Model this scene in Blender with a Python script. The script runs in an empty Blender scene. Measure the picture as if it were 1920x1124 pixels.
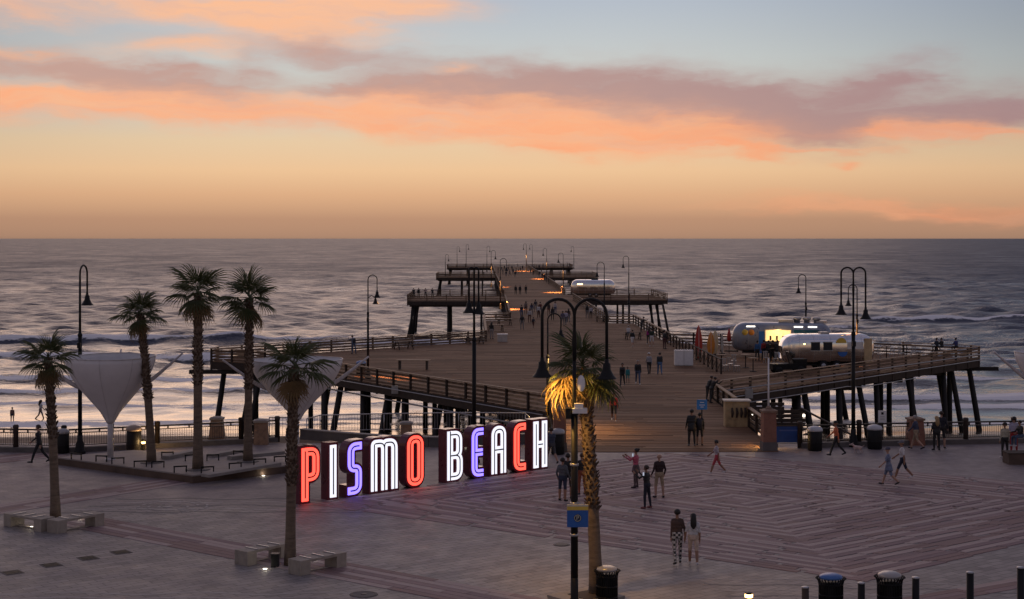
import bpy, math, random
import numpy as np
from mathutils import Vector, Matrix
random.seed(7); RNG = np.random.default_rng(7)
scene = bpy.context.scene
COL = scene.collection
PI = math.pi
def R(d): return math.radians(d)

# ------------------------------------------------------------------ camera, sky, exposure
F_PX, CAM_H, HOR = 2850.0, 10.5, 446.0
cam_d = bpy.data.cameras.new('camera'); cam = bpy.data.objects.new('camera', cam_d); COL.objects.link(cam)
cam.location = (0, 0, CAM_H); cam.rotation_euler = (R(90), 0, 0)
cam_d.sensor_width = 36.0; cam_d.lens = 36.0*F_PX/1920.0
cam_d.shift_y = -(562.0-HOR)/1920.0
cam_d.clip_start = 0.5; cam_d.clip_end = 60000
scene.camera = cam
scene.view_settings.view_transform = 'Standard'; scene.view_settings.look = 'None'
scene.view_settings.exposure = 0.0; scene.view_settings.gamma = 1.0
scene.cycles.use_denoising = True
scene.cycles.max_bounces = 6; scene.cycles.diffuse_bounces = 3; scene.cycles.glossy_bounces = 3
scene.cycles.sample_clamp_indirect = 4.0

def s2l(c):
    return tuple((x/255/12.92 if x/255 <= .04045 else ((x/255+.055)/1.055)**2.4) for x in c[:3])
def rgba(c): return (c[0], c[1], c[2], 1.0)

class NT:
    """small helper that writes node expressions"""
    def __init__(s, tree): s.t = tree; s.n = tree.nodes; s.l = tree.links
    def new(s, kind, **kw):
        n = s.n.new(kind)
        for k, v in kw.items(): setattr(n, k, v)
        return n
    def put(s, sock, v):
        if isinstance(v, bpy.types.NodeSocket): s.l.new(v, sock)
        elif v is not None: sock.default_value = v
    def m(s, op, a, b=None, c=None, clamp=False):
        n = s.new('ShaderNodeMath', operation=op, use_clamp=clamp)
        for i, v in enumerate((a, b, c)):
            if v is not None: s.put(n.inputs[i], v)
        return n.outputs[0]
    def step(s, x, a, b):
        n = s.new('ShaderNodeMapRange', interpolation_type='SMOOTHSTEP')
        s.put(n.inputs[0], x); n.inputs[1].default_value = a; n.inputs[2].default_value = b
        return n.outputs[0]
    def lin(s, x, a, b, c=0., d=1.):
        n = s.new('ShaderNodeMapRange'); s.put(n.inputs[0], x)
        for i, v in enumerate((a, b, c, d)): n.inputs[i+1].default_value = v
        return n.outputs[0]
    def mix(s, f, a, b, blend='MIX'):
        n = s.new('ShaderNodeMix', data_type='RGBA', blend_type=blend); n.clamp_factor = True
        s.put(n.inputs[0], f)
        for i, v in ((6, a), (7, b)):
            if isinstance(v, bpy.types.NodeSocket): s.l.new(v, n.inputs[i])
            else: n.inputs[i].default_value = rgba(v)
        return n.outputs[2]
    def xyz(s, x, y, z=0.):
        n = s.new('ShaderNodeCombineXYZ')
        for i, v in enumerate((x, y, z)): s.put(n.inputs[i], v)
        return n.outputs[0]
    def sep(s, v):
        n = s.new('ShaderNodeSeparateXYZ'); s.l.new(v, n.inputs[0]); return n.outputs
    def noise(s, v, scale, detail=4., rough=.55, dist=0., out=0):
        n = s.new('ShaderNodeTexNoise'); s.put(n.inputs['Vector'], v)
        n.inputs['Scale'].default_value = scale; n.inputs['Detail'].default_value = detail
        n.inputs['Roughness'].default_value = rough; n.inputs['Distortion'].default_value = dist
        return n.outputs[out]
    def ramp(s, f, stops, interp='LINEAR'):
        n = s.new('ShaderNodeValToRGB'); s.put(n.inputs[0], f); cr = n.color_ramp; cr.interpolation = interp
        cr.elements[0].position = stops[0][0]; cr.elements[0].color = rgba(stops[0][1])
        cr.elements[1].position = stops[-1][0]; cr.elements[1].color = rgba(stops[-1][1])
        for p, c in stops[1:-1]:
            e = cr.elements.new(p); e.color = rgba(c)
        return n.outputs[0]

def make_world():
    w = bpy.data.worlds.new('World'); scene.world = w; w.use_nodes = True
    t = w.node_tree; t.nodes.clear(); N = NT(t)
    tc = N.new('ShaderNodeTexCoord'); d = tc.outputs['Generated']
    x, y, z = N.sep(d)
    az = N.m('ARCTAN2', x, y)                       # 0 = out to sea, + = right (north)
    el = N.m('ARCSINE', z)
    a = N.m('MULTIPLY', az, 2.85); e = N.m('MULTIPLY', el, 2.85)
    # clear evening sky: warm and dull on the horizon, pale above, dusk blue overhead
    st = [(0, (167, 131, 108)), (.035, (188, 145, 116)), (.08, (222, 174, 134)), (.125, (238, 196, 152)),
          (.18, (232, 203, 166)), (.24, (209, 204, 191)), (.33, (201, 205, 202)), (.45, (180, 189, 201)), (.7, (164, 171, 191)),
          (1.3, (154, 158, 183)), (4.48, (138, 141, 165))]
    eps = N.m('MAXIMUM', e, 0.0)
    f = N.m('POWER', N.m('DIVIDE', eps, 4.48), .5)
    base = N.ramp(f, [((p/4.48)**.5, s2l(c)) for p, c in st])
    # brightest towards where the sun went down, falling off to the sides and behind
    da = N.m('ABSOLUTE', N.m('ADD', a, .12))
    side = N.step(da, .25, 1.6)
    upw = N.step(e, .0, .40)
    k = N.m('MULTIPLY', side, N.m('ADD', .14, N.m('MULTIPLY', upw, .42)))
    behind = N.step(N.m('ABSOLUTE', az), 1.0, 2.8)
    dim = N.m('MULTIPLY', N.m('SUBTRACT', 1.0, k), N.m('SUBTRACT', 1.0, N.m('MULTIPLY', behind, .22)))
    dimc = N.new('ShaderNodeCombineColor'); 
    N.put(dimc.inputs[0], dim); N.put(dimc.inputs[1], N.m('POWER', dim, .93)); N.put(dimc.inputs[2], N.m('POWER', dim, .8))
    base = N.mix(1.0, base, dimc.outputs[0], 'MULTIPLY')
    # cloud field: warped banks of evening stratus
    p0 = N.xyz(a, N.m('MULTIPLY', e, 2.2))
    w1 = N.noise(p0, 3.2, 4, .55, out=1); wc = N.sep(w1)
    p1 = N.xyz(a, N.m('MULTIPLY', e, 4.0), 3.7)
    w2 = N.noise(p1, 8., 4, .6, out=1); wd = N.sep(w2)
    aw = N.m('ADD', a, N.m('ADD', N.m('MULTIPLY', N.m('SUBTRACT', wc[0], .5), .34), N.m('MULTIPLY', N.m('SUBTRACT', wd[0], .5), .13)))
    ew = N.m('ADD', e, N.m('ADD', N.m('MULTIPLY', N.m('SUBTRACT', wc[1], .5), .10), N.m('MULTIPLY', N.m('SUBTRACT', wd[1], .5), .045)))
    fib = N.noise(N.xyz(N.m('MULTIPLY', aw, 2.2), N.m('MULTIPLY', N.m('ADD', ew, N.m('MULTIPLY', a, .03)), 15.)), 1.0, 6, .6)
    fine = N.noise(N.xyz(N.m('MULTIPLY', aw, 7.), N.m('MULTIPLY', ew, 40.), 9.), 1.0, 5, .62)
    pw = N.xyz(aw, ew)
    def bank(blobs):
        acc = None
        for cx, cy, rx, ry, sl, stn in blobs:
            mp = N.new('ShaderNodeMapping', vector_type='TEXTURE'); N.l.new(pw, mp.inputs[0])
            mp.inputs['Location'].default_value = ((cx-960)/1000, (446-cy)/1000, 0)
            mp.inputs['Rotation'].default_value = (0, 0, -math.atan(sl)); mp.inputs['Scale'].default_value = (rx*1.08/1000, ry*1.32/1000, 1)
            dt = N.new('ShaderNodeVectorMath', operation='DOT_PRODUCT'); N.l.new(mp.outputs[0], dt.inputs[0]); N.l.new(mp.outputs[0], dt.inputs[1])
            g = N.m('POWER', .36788, dt.outputs['Value'])
            acc = N.m('MULTIPLY', g, stn) if acc is None else N.m('MULTIPLY_ADD', g, stn, acc)
        return acc
    mauve = bank([(60, 128, 260, 22, .05, 1.), (330, 165, 190, 26, .22, 1.1), (470, 130, 50, 30, -.2, .7), (610, 85, 120, 20, .05, .7),
                  (690, 128, 130, 30, .1, .7), (720, 172, 230, 16, .05, .9), (880, 172, 140, 16, 0, .8), (1050, 160, 200, 34, .02, 1.05),
                  (1330, 185, 260, 46, .06, 1.25), (1450, 238, 260, 34, .03, 1.0), (1650, 160, 100, 32, -.1, 1.1), (1850, 222, 160, 24, -.05, 1.1), (1230, 262, 90, 10, -.1, .6),
                  (-500, 150, 300, 45, .1, .9), (2400, 200, 300, 40, 0., 1.0), (300, 75, 150, 14, .05, .4)])
    orange = bank([(60, 200, 330, 30, .02, 1.25), (480, 222, 300, 22, .05, .9), (760, 215, 200, 26, .06, 1.0), (1030, 232, 330, 40, .05, 1.25), (1240, 268, 170, 24, -.05, 1.1),
                   (330, 12, 230, 22, .02, 1.15), (560, 45, 190, 26, .12, 1.1), (700, 5, 170, 26, 0, 1.1), (50, 42, 120, 18, 0, 1.0), (350, 92, 150, 17, 0, .95),
                   (1780, 262, 150, 9, .03, 1.1), (1710, 252, 70, 14, -.05, 1.0), (1350, 281, 330, 4.5, .01, .8), (1405, 297, 55, 8, 0, .9), (1575, 307, 34, 6, 0, .8),
                   (1680, 392, 330, 16, .03, .85), (830, 143, 50, 7, 0, .6), (60, 108, 160, 9, .05, .6), (-500, 215, 350, 40, 0, 1.), (2300, 265, 300, 25, 0, .8), (-300, 20, 200, 25, 0, .9)])
    # cloud goes on unseen outside these banks, pink and cover raised to warm the plaza
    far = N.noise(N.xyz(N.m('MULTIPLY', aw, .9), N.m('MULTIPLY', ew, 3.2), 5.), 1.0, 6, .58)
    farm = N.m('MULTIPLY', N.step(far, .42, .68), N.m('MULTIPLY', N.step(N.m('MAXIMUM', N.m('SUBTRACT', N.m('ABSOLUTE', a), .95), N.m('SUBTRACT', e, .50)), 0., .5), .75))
    tex = N.m('ADD', N.m('ADD', .12, N.m('MULTIPLY', fib, 1.5)), N.m('MULTIPLY', N.m('SUBTRACT', fine, .5), .55))
    dm = N.step(N.m('MULTIPLY', mauve, tex), .0, 1.25)
    do = N.step(N.m('MULTIPLY', orange, tex), .0, 1.22)
    mcol = N.mix(N.lin(a, -.9, .9), s2l((200, 158, 144)), s2l((166, 130, 132)))
    ocol = N.mix(N.lin(e, .15, .42), N.mix(N.lin(fine, .3, .7), s2l((255, 163, 117)), s2l((250, 181, 137))), s2l((255, 192, 148)))
    ocol = N.mix(N.lin(a, .25, 1.0, 0., .45), ocol, s2l((214, 134, 100)))
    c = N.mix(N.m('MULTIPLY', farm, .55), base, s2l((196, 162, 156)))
    c = N.mix(N.m('MULTIPLY', dm, .88), c, mcol)
    fib2 = N.noise(N.xyz(N.m('MULTIPLY', aw, 4.2), N.m('MULTIPLY', N.m('ADD', ew, N.m('MULTIPLY', a, .05)), 30.), 17.), 1.0, 6, .62)
    ocol = N.mix(N.m('MULTIPLY', N.step(fib2, .45, .75), .55), ocol, s2l((236, 178, 150)))
    c = N.mix(N.m('MULTIPLY', do, N.lin(fib2, .25, .75, 1.0, .72)), c, ocol)
    # nothing of the sky below the horizon but the dull haze colour
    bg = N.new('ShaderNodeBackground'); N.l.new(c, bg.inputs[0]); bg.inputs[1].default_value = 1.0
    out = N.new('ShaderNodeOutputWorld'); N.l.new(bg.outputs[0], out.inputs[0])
make_world()
scene.world.cycles.sampling_method = 'MANUAL'; scene.world.cycles.sample_map_resolution = 512
# last afterglow of the sun that has gone down out at sea: very weak, very soft
sun_d = bpy.data.lights.new('afterglow_sun', 'SUN'); sun_d.energy = 0.4; sun_d.angle = R(40); sun_d.color = (1.0, .66, .46)
sun = bpy.data.objects.new('afterglow_sun', sun_d); COL.objects.link(sun)
sun.rotation_euler = (R(-78), 0, R(6))       # shines from the sea towards the camera

# ------------------------------------------------------------------ layout helpers
def G(px, py, z=0.0):
    """photo point on a level at height z -> place in the world"""
    D = F_PX*(CAM_H-z)/(py-HOR)
    return Vector(((px-960)/F_PX*D, D, z))
def AT(px, D, z=0.0): return Vector(((px-960)/F_PX*D, D, z))
def ZAT(py, D): return CAM_H-(py-HOR)*D/F_PX

# ------------------------------------------------------------------ materials
MATS = {}
def mat(name, col, rough=.7, metal=0., var=.18, scale=3., bump=0., bscale=None, emit=None, estr=0., coat=0., spec=.5, stretch=None):
    if name in MATS: return MATS[name]
    m = bpy.data.materials.new(name); m.use_nodes = True; t = m.node_tree; N = NT(t)
    b = t.nodes['Principled BSDF']
    tc = N.new('ShaderNodeTexCoord'); v = tc.outputs['Object']
    if stretch:
        mp = N.new('ShaderNodeMapping'); N.l.new(v, mp.inputs[0]); mp.inputs['Scale'].default_value = stretch; v = mp.outputs[0]
    n1 = N.noise(v, scale, 5, .6)
    lo = tuple(max(0, c*(1-var*1.6)) for c in col); hi = tuple(min(1, c*(1+var)) for c in col)
    N.l.new(N.ramp(n1, [(.28, lo), (.5, col), (.75, hi)]), b.inputs['Base Color'])
    b.inputs['Metallic'].default_value = metal
    b.inputs['Specular IOR Level'].default_value = spec
    N.put(b.inputs['Roughness'], N.lin(n1, .2, .8, max(.02, rough-.1), min(1, rough+.1)))
    if coat: b.inputs['Coat Weight'].default_value = coat
    if bump:
        bp = N.new('ShaderNodeBump'); bp.inputs['Strength'].default_value = bump; bp.inputs['Distance'].default_value = .02
        N.l.new(N.noise(v, bscale or scale*5, 4, .6), bp.inputs['Height']); N.l.new(bp.outputs[0], b.inputs['Normal'])
    if emit:
        b.inputs['Emission Color'].default_value = rgba(emit); b.inputs['Emission Strength'].default_value = estr
    MATS[name] = m; return m

# ------------------------------------------------------------------ mesh builder
class MB:
    def __init__(s): s.v = []; s.f = []; s.mi = []; s.sm = []
    def add(s, vs, fs, mi=0, smooth=False):
        o = len(s.v); s.v.extend([tuple(p) for p in vs])
        for f in fs: s.f.append(tuple(i+o for i in f)); s.mi.append(mi); s.sm.append(smooth)
        return s
    def box(s, c, size, rz=0., mi=0, M=None):
        x, y, z = (k/2 for k in size); c = Vector(c)
        ps = [Vector((i, j, k)) for i in (-x, x) for j in (-y, y) for k in (-z, z)]
        rot = M if M is not None else Matrix.Rotation(rz, 3, 'Z')
        ps = [rot@p+c for p in ps]
        return s.add(ps, [(0, 1, 3, 2), (4, 6, 7, 5), (0, 4, 5, 1), (2, 3, 7, 6), (0, 2, 6, 4), (1, 5, 7, 3)], mi)
    def beam(s, a, b, w, h, mi=0, up=(0, 0, 1)):
        a = Vector(a); b = Vector(b); d = b-a; L = d.length; y = d/L; up = Vector(up)
        x = y.cross(up)
        if x.length < 1e-5: x = y.cross(Vector((1, 0, 0)))
        x.normalize(); z = x.cross(y)
        M = Matrix((x, y, z)).transposed()
        return s.box((a+b)/2, (w, L, h), M=M, mi=mi)
    def tube(s, pts, r, seg=8, mi=0, cap=True, smooth=True):
        pts = [Vector(p) for p in pts]; n = len(pts); rs = r if isinstance(r, (list, tuple)) else [r]*n
        vs = []; ref = None
        for i, p in enumerate(pts):
            d = (pts[min(i+1, n-1)]-pts[max(i-1, 0)]).normalized()
            if ref is None:
                ref = d.cross(Vector((0, 0, 1)) if abs(d.z) < .9 else Vector((1, 0, 0))).normalized()
            ref = (ref-d*ref.dot(d)).normalized(); q = d.cross(ref)
            for k in range(seg):
                an = 2*PI*k/seg; vs.append(p+(ref*math.cos(an)+q*math.sin(an))*rs[i])
        fs = [(i*seg+k, i*seg+(k+1) % seg, (i+1)*seg+(k+1) % seg, (i+1)*seg+k) for i in range(n-1) for k in range(seg)]
        s.add(vs, fs, mi, smooth)
        if cap:
            o = len(s.v)-len(vs)
            s.f.append(tuple(o+k for k in range(seg))[::-1]); s.mi.append(mi); s.sm.append(False)
            s.f.append(tuple(o+(n-1)*seg+k for k in range(seg))); s.mi.append(mi); s.sm.append(False)
        return s
    def lathe(s, prof, seg=16, c=(0, 0, 0), mi=0, smooth=True, sx=1., sy=1.):
        c = Vector(c); vs = []
        for r, z in prof:
            for k in range(seg):
                an = 2*PI*k/seg; vs.append(c+Vector((r*math.cos(an)*sx, r*math.sin(an)*sy, z)))
        n = len(prof)
        fs = [(i*seg+k, i*seg+(k+1) % seg, (i+1)*seg+(k+1) % seg, (i+1)*seg+k) for i in range(n-1) for k in range(seg)]
        fs.append(tuple(range(seg))[::-1]); fs.append(tuple((n-1)*seg+k for k in range(seg)))
        return s.add(vs, fs, mi, smooth)
    def prism(s, poly, z0, z1, mi=0):
        n = len(poly); vs = [(p[0], p[1], z0) for p in poly]+[(p[0], p[1], z1) for p in poly]
        fs = [tuple(range(n))[::-1], tuple(range(n, 2*n))]+[(i, (i+1) % n, n+(i+1) % n, n+i) for i in range(n)]
        return s.add(vs, fs, mi)
    def mesh(s, name, mats):
        me = bpy.data.meshes.new(name); me.from_pydata(s.v, [], s.f)
        for m in (mats if isinstance(mats, (list, tuple)) else [mats]): me.materials.append(m)
        me.polygons.foreach_set('material_index', s.mi); me.polygons.foreach_set('use_smooth', s.sm)
        me.update(); return me
    def build(s, name, mats, parent=None, loc=None, rz=0., label=None, cat=None, group=None, kind=None):
        return put(name, s.mesh(name, mats), parent, loc, rz, label, cat, group, kind)

def put(name, me, parent=None, loc=None, rz=0., label=None, cat=None, group=None, kind=None, M=None):
    o = bpy.data.objects.new(name, me); COL.objects.link(o)
    if parent is not None: o.parent = parent
    if M is not None: o.matrix_local = M
    else:
        if loc is not None: o.location = loc
        if rz: o.rotation_euler = (0, 0, rz)
    return tag(o, label, cat, group, kind)
def tag(o, label=None, cat=None, group=None, kind=None):
    if label: o['label'] = label
    if cat: o['category'] = cat
    if group: o['group'] = group
    if kind: o['kind'] = kind
    return o
def thing(name, label, cat, loc=(0, 0, 0), rz=0., group=None):
    return put(name, None, None, loc, rz, label, cat, group)
def copy_tree(o, parent=None, loc=None, rz=None, label=None):
    c = o.copy(); COL.objects.link(c); c.parent = parent
    if loc is not None: c.location = loc
    if rz is not None: c.rotation_euler = (0, 0, rz)
    if label: c['label'] = label
    for ch in list(o.children): copy_tree(ch, c)
    return c
def arc(c, r, a0, a1, n, plane):
    """points on an arc in a vertical plane spanned by unit horizontal vector `plane` and z"""
    return [Vector(c)+Vector(plane)*(r*math.cos(a0+(a1-a0)*i/n))+Vector((0, 0, r*math.sin(a0+(a1-a0)*i/n))) for i in range(n+1)]
def lamp_light(name, kind, loc, energy, col, parent=None, size=.1, spot=60, blend=1.0, rot=(0, 0, 0)):
    d = bpy.data.lights.new(name, kind); d.energy = energy; d.color = col; d.shadow_soft_size = size
    if kind == 'SPOT': d.spot_size = R(spot); d.spot_blend = blend
    o = bpy.data.objects.new(name, d); COL.objects.link(o); o.parent = parent; o.location = loc; o.rotation_euler = rot
    return o

M_black = mat('painted_black_metal', (.010, .010, .011), .5, .0, .3, 4., .1, spec=.25)
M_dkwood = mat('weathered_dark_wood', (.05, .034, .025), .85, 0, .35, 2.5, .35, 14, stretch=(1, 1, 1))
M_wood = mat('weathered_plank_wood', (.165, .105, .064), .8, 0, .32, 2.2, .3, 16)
M_woodlt = mat('pale_worn_wood', (.33, .225, .14), .75, 0, .25, 2.5, .2, 14)
M_pile = mat('tarred_pile', (.022, .018, .016), .75, 0, .35, 1.6, .4, 8)
M_conc = mat('cast_concrete', (.30, .27, .245), .85, 0, .15, 2., .25, 22)
M_conc_d = mat('dark_concrete', (.13, .115, .11), .85, 0, .2, 2., .25, 22)
M_stone = mat('tan_stone', (.26, .17, .12), .85, 0, .25, 5., .4, 12)
M_brick = mat('terracotta_render', (.27, .125, .085), .85, 0, .16, 3., .2, 25)
M_galv = mat('galvanised_steel', (.42, .42, .43), .4, .7, .12, 4.)
M_white = mat('white_paint', (.78, .77, .76), .5, 0, .06, 4.)
M_cloth = mat('white_membrane', (.70, .68, .69), .6, 0, .05, 1.5)
M_blue = mat('blue_sign', (.02, .12, .42), .4, 0, .1, 3.)
M_yellow = mat('yellow_sign', (.72, .50, .08), .45, 0, .1, 3.)
M_lampwarm = mat('lamp_glass_warm', (.8, .5, .2), .3, emit=(1., .55, .18), estr=9.)
M_lampwhite = mat('lamp_glass_white', (.8, .8, .8), .3, emit=(1., .9, .75), estr=4.)
# ------------------------------------------------------------------ plaza ground
def pave_mat():
    m = bpy.data.materials.new('plaza_pavers'); m.use_nodes = True; N = NT(m.node_tree); b = m.node_tree.nodes['Principled BSDF']
    tc = N.new('ShaderNodeTexCoord'); v = tc.outputs['Object']
    mp = N.new('ShaderNodeMapping'); N.l.new(v, mp.inputs[0]); mp.inputs['Rotation'].default_value = (0, 0, R(-38))
    br = N.new('ShaderNodeTexBrick'); N.l.new(mp.outputs[0], br.inputs['Vector'])
    br.inputs['Scale'].default_value = 1.0; br.inputs['Brick Width'].default_value = .62; br.inputs['Row Height'].default_value = .31
    br.inputs['Mortar Size'].default_value = .014; br.inputs['Mortar Smooth'].default_value = .4; br.inputs['Bias'].default_value = -.1
    br.inputs['Color1'].default_value = rgba((.21, .188, .178)); br.inputs['Color2'].default_value = rgba((.315, .278, .262)); br.inputs['Mortar'].default_value = rgba((.085, .072, .07))
    big = N.noise(v, .12, 5, .6); mid = N.noise(v, .9, 5, .65)
    # the purple paver mix lies beyond the curved band, grey before it
    x, y, z = N.sep(v)
    far = N.step(N.m('ADD', y, N.m('MULTIPLY', N.m('SUBTRACT', big, .5), 5.)), 57.5, 60.5)
    c = N.mix(N.m('MULTIPLY', far, .55), br.outputs[0], N.mix(.85, br.outputs[0], (.225, .17, .18)))
    c = N.mix(N.lin(big, .3, .7, 0., .18), c, (.17, .142, .145))
    c = N.mix(N.m('MULTIPLY', N.step(mid, .52, .75), .2), c, (.125, .105, .105))
    c = N.mix(N.m('MULTIPLY', N.step(N.noise(v, 2.6, 3, .5), .66, .72), .35), c, (.07, .06, .06))
    N.l.new(c, b.inputs['Base Color'])
    N.put(b.inputs['Roughness'], N.lin(mid, .2, .8, .48, .75)); b.inputs['Specular IOR Level'].default_value = .35
    bp = N.new('ShaderNodeBump'); bp.inputs['Strength'].default_value = .5; bp.inputs['Distance'].default_value = .01
    N.l.new(N.m('ADD', br.outputs['Fac'], N.m('MULTIPLY', N.noise(v, 30, 3), -.5)), bp.inputs['Height']); bp.invert = True
    N.l.new(bp.outputs[0], b.inputs['Normal'])
    return m
EDGE = 77.6
plaza = MB()
plaza.prism([(-75, 12), (75, 12), (75, EDGE), (-75, EDGE)], -.6, 0)
plaza_o = plaza.build('plaza', pave_mat(), kind='structure')
MB().box((0, EDGE-.25, -3.6), (150, .5, 6.0)).build('sea_wall', M_conc_d, kind='structure')

# long paver strips: concentric lozenges on the plaza, plus the two bands
M_strip = [mat('paver_mauve_light', (.37, .28, .262), .68, 0, .16, 1.4, .25, 30, spec=.3), mat('paver_mauve', (.26, .175, .175), .7, 0, .18, 1.4, .25, 30, spec=.3),
           mat('paver_plum', (.205, .135, .143), .7, 0, .2, 1.4, .25, 30, spec=.3), mat('paver_brown', (.225, .143, .135), .7, 0, .2, 1.4, .25, 30, spec=.3)]
SA = R(38); ROW = .32; CC = (9.1, 61.0); RMAX = 11.7
def crease(y): return CC[0]-.12*(y-CC[1])
strips = []       # (cx, cy, angle, length, width, material)
def strip_mat(row, rnd):
    if row % 2 == 0: return rnd.choices([0, 1, 3], [.72, .16, .12])[0]
    return rnd.choices([0, 1, 2, 3], [.05, .3, .35, .3])[0]
rnd = random.Random(5)
for qx in (-1, 1):
    for qy in (-1, 1):
        ang = SA*(-qx*qy)                        # direction of the rows in this quarter
        ca, sa = math.cos(ang), math.sin(ang)
        nrow = int(RMAX/ROW)
        for r in range(nrow):
            n = (r+.5)*ROW
            # run along u from the crease outwards
            u = rnd.uniform(-2.5, 0)
            while u < 36:
                L = rnd.choice([1.6, 2.2, 2.8, 3.4])
                u0, u1 = u, u+L; u = u1
                # point at distance along: start on the vertical crease at |dy| = n/cos, walk outwards
                def P(uu): return (CC[0]+qx*uu*math.cos(SA), CC[1]+qy*(n/math.cos(SA)-uu*math.sin(SA)))
                umax = n/math.cos(SA)/math.sin(SA)
                a0, a1 = max(u0, 0), min(u1, umax)
                if a0 == 0: a0 = -.2
                if a1 == umax: a1 += .2
                if a1-a0 < .35: continue
                mid = P((a0+a1)/2); sh = -.12*(mid[1]-CC[1])
                x, y = mid[0]+sh, mid[1]
                if y > 74.0 or x < -8.2 or y < 20: continue
                if y > 61 and x < CC[0]-.0 and (x-1.25)*.679-(y-68.8)*.737 < .15: continue
                ext = abs(sa)*L/2
                if y+ext > 74.3: continue
                strips.append((x, y, ang, a1-a0-.014, ROW-.012, strip_mat(r, rnd), .003+.0012*(qx+1)+.0006*(qy+1)))
def band(p, q, rows, off=0.):
    p = Vector(p[:2]); q = Vector(q[:2]); d = (q-p); L = d.length; d /= L; nrm = Vector((-d.y, d.x)); ang = math.atan2(d.y, d.x)
    for r in range(rows):
        o = (r-(rows-1)/2)*ROW+off; u = rnd.uniform(-1, 0)
        while u < L:
            l = rnd.choice([1.8, 2.4, 3.0]); c = p+d*(u+l/2)+nrm*o
            strips.append((c.x, c.y, ang, l-.014, ROW-.012, strip_mat(r, rnd), .003)); u += l
band(G(120, 972), G(985, 1136), 6)
band(G(-40, 962), G(385, 893), 6)
band(G(1480, 1170), G(1960, 1085), 3)
band(G(-90, 872), G(90, 852), 7)
strips.sort(key=lambda s: s[1]+abs(s[0])*.05)
vis = [s for s in strips if 44.0 < s[1] and abs(s[0]) < .36*s[1]+1]
rest = [s for s in strips if s not in vis]
unit = MB(); h = .012
unit.add([(-.5, -.5, 0), (.5, -.5, 0), (.5, .5, 0), (-.5, .5, 0), (-.496, -.47, h), (.496, -.47, h), (.496, .47, h), (-.496, .47, h)],
         [(4, 5, 6, 7), (0, 1, 5, 4), (1, 2, 6, 5), (2, 3, 7, 6), (3, 0, 4, 7)])
umesh = [MB() for _ in M_strip]
for k in range(4): umesh[k].v, umesh[k].f, umesh[k].mi, umesh[k].sm = unit.v, unit.f, unit.mi, unit.sm
umesh = [umesh[k].mesh('paver_strip', M_strip[k]) for k in range(4)]
for x, y, an, L, w, mi, zo in vis[:300]:
    o = put('paver_strip', umesh[mi], plaza_o, (x, y, zo), an); o.scale = (L, w, 1)
ps = MB()
for x, y, an, L, w, mi, zo in vis[300:]+rest:
    c, s_ = math.cos(an), math.sin(an)
    ps.add([(x+p[0]*L*c-p[1]*w*s_, y+p[0]*L*s_+p[1]*w*c, p[2]+zo) for p in unit.v], unit.f, mi)
ps.build('paver_strips', M_strip, plaza_o, kind='stuff')
# wavy inlaid lines
M_inlay = mat('pale_inlay', (.33, .30, .29), .65, 0, .3, 1.2); M_inlay_d = mat('dark_inlay', (.10, .092, .10), .65, 0, .3, 1.2)
def wavy(x0, x1, y0, amp, per, ph, w, m, sl=0.):
    pts = [G(x0+(x1-x0)*i/60, y0+sl*(x1-x0)*i/60+amp*math.sin(((x1-x0)*i/60)/per*2*PI+ph)) for i in range(61)]
    b = MB(); vs = []
    for i, p in enumerate(pts):
        d = (pts[min(i+1, 60)]-pts[max(i-1, 0)]).normalized(); n = Vector((-d.y, d.x, 0))*w/2
        vs += [p+n+Vector((0, 0, .004)), p-n+Vector((0, 0, .004))]
    b.add(vs, [(2*i, 2*i+1, 2*i+3, 2*i+2) for i in range(60)])
    b.build('inlay_band', m, plaza_o)
for k in range(5): wavy(215-25*k, 560+30*k, 936+6.2*k, 1.3, 175, .4*k, .16, M_inlay if k % 2 else M_inlay_d)
wavy(-30, 660, 1113, 2.2, 230, 0., .11, M_inlay); wavy(-30, 620, 1122, 2.0, 230, .5, .11, M_inlay)
for k in range(4): wavy(1300+20*k, 1990, 1083+11*k, 2.0, 260, .5*k, .09, M_inlay if k % 2 == 0 else M_inlay_d, sl=.03)
# medallion of small pale stones and floor fittings
b = MB(); c = G(315, 951)
for rr in (.35, .75, 1.15, 1.5):
    n = int(rr*14)
    for k in range(n):
        if rnd.random() < .25: continue
        an = 2*PI*k/n; L_ = 2*PI*rr/n*.7
        b.box((rr*math.cos(an), rr*math.sin(an), .006), (.10, L_, .008), an)
t = thing('floor_medallion', 'faint ring medallion of pale stones set in the plaza paving', 'floor medallion', c); b.build('ring_stones', M_inlay, t, kind='stuff')
MB().lathe([(.22, .0), (.22, .009), (.02, .01)], 16).build('centre_stone', M_inlay, t)
for px, py, lb in ((23, 1074, 'leftmost of the four dark square floor grates at the plaza corner'), (96, 1060, 'second dark square floor grate from the left picture edge'),
                   (165, 1047, 'third dark square floor grate from the left picture edge'), (227, 1036, 'rightmost of the four dark square floor grates by the brown band')):
    t = thing('floor_grate', lb, 'floor grate', G(px, py), SA, 'square floor grates in a row')
    MB().box((0, 0, .004), (.52, .52, .01)).build('plate', M_black, t)
    fr = MB()
    for s in (-1, 1): fr.box((s*.275, 0, .005), (.03, .58, .014)); fr.box((0, s*.275, .0055), (.52, .03, .014))
    fr.build('frame', M_conc_d, t)
    sl = MB()
    for k in range(7): sl.box((0, -.21+.07*k, .012), (.48, .03, .008))
    sl.build('bars', M_black, t)
t = thing('manhole_cover', 'round dark iron manhole cover in the grey paving near the bottom', 'manhole', G(682, 1115))
MB().lathe([(.36, 0), (.36, .012), (.33, .014), (.33, .008), (.1, .008), (.1, .012), (0.01, .012)], 24).build('cover', mat('cast_iron', (.03, .024, .022), .6, .5), t)
MB().lathe([(.36, .0), (.42, .0), (.42, .01), (.36, .011)], 24).build('rim', M_conc_d, t)
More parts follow.
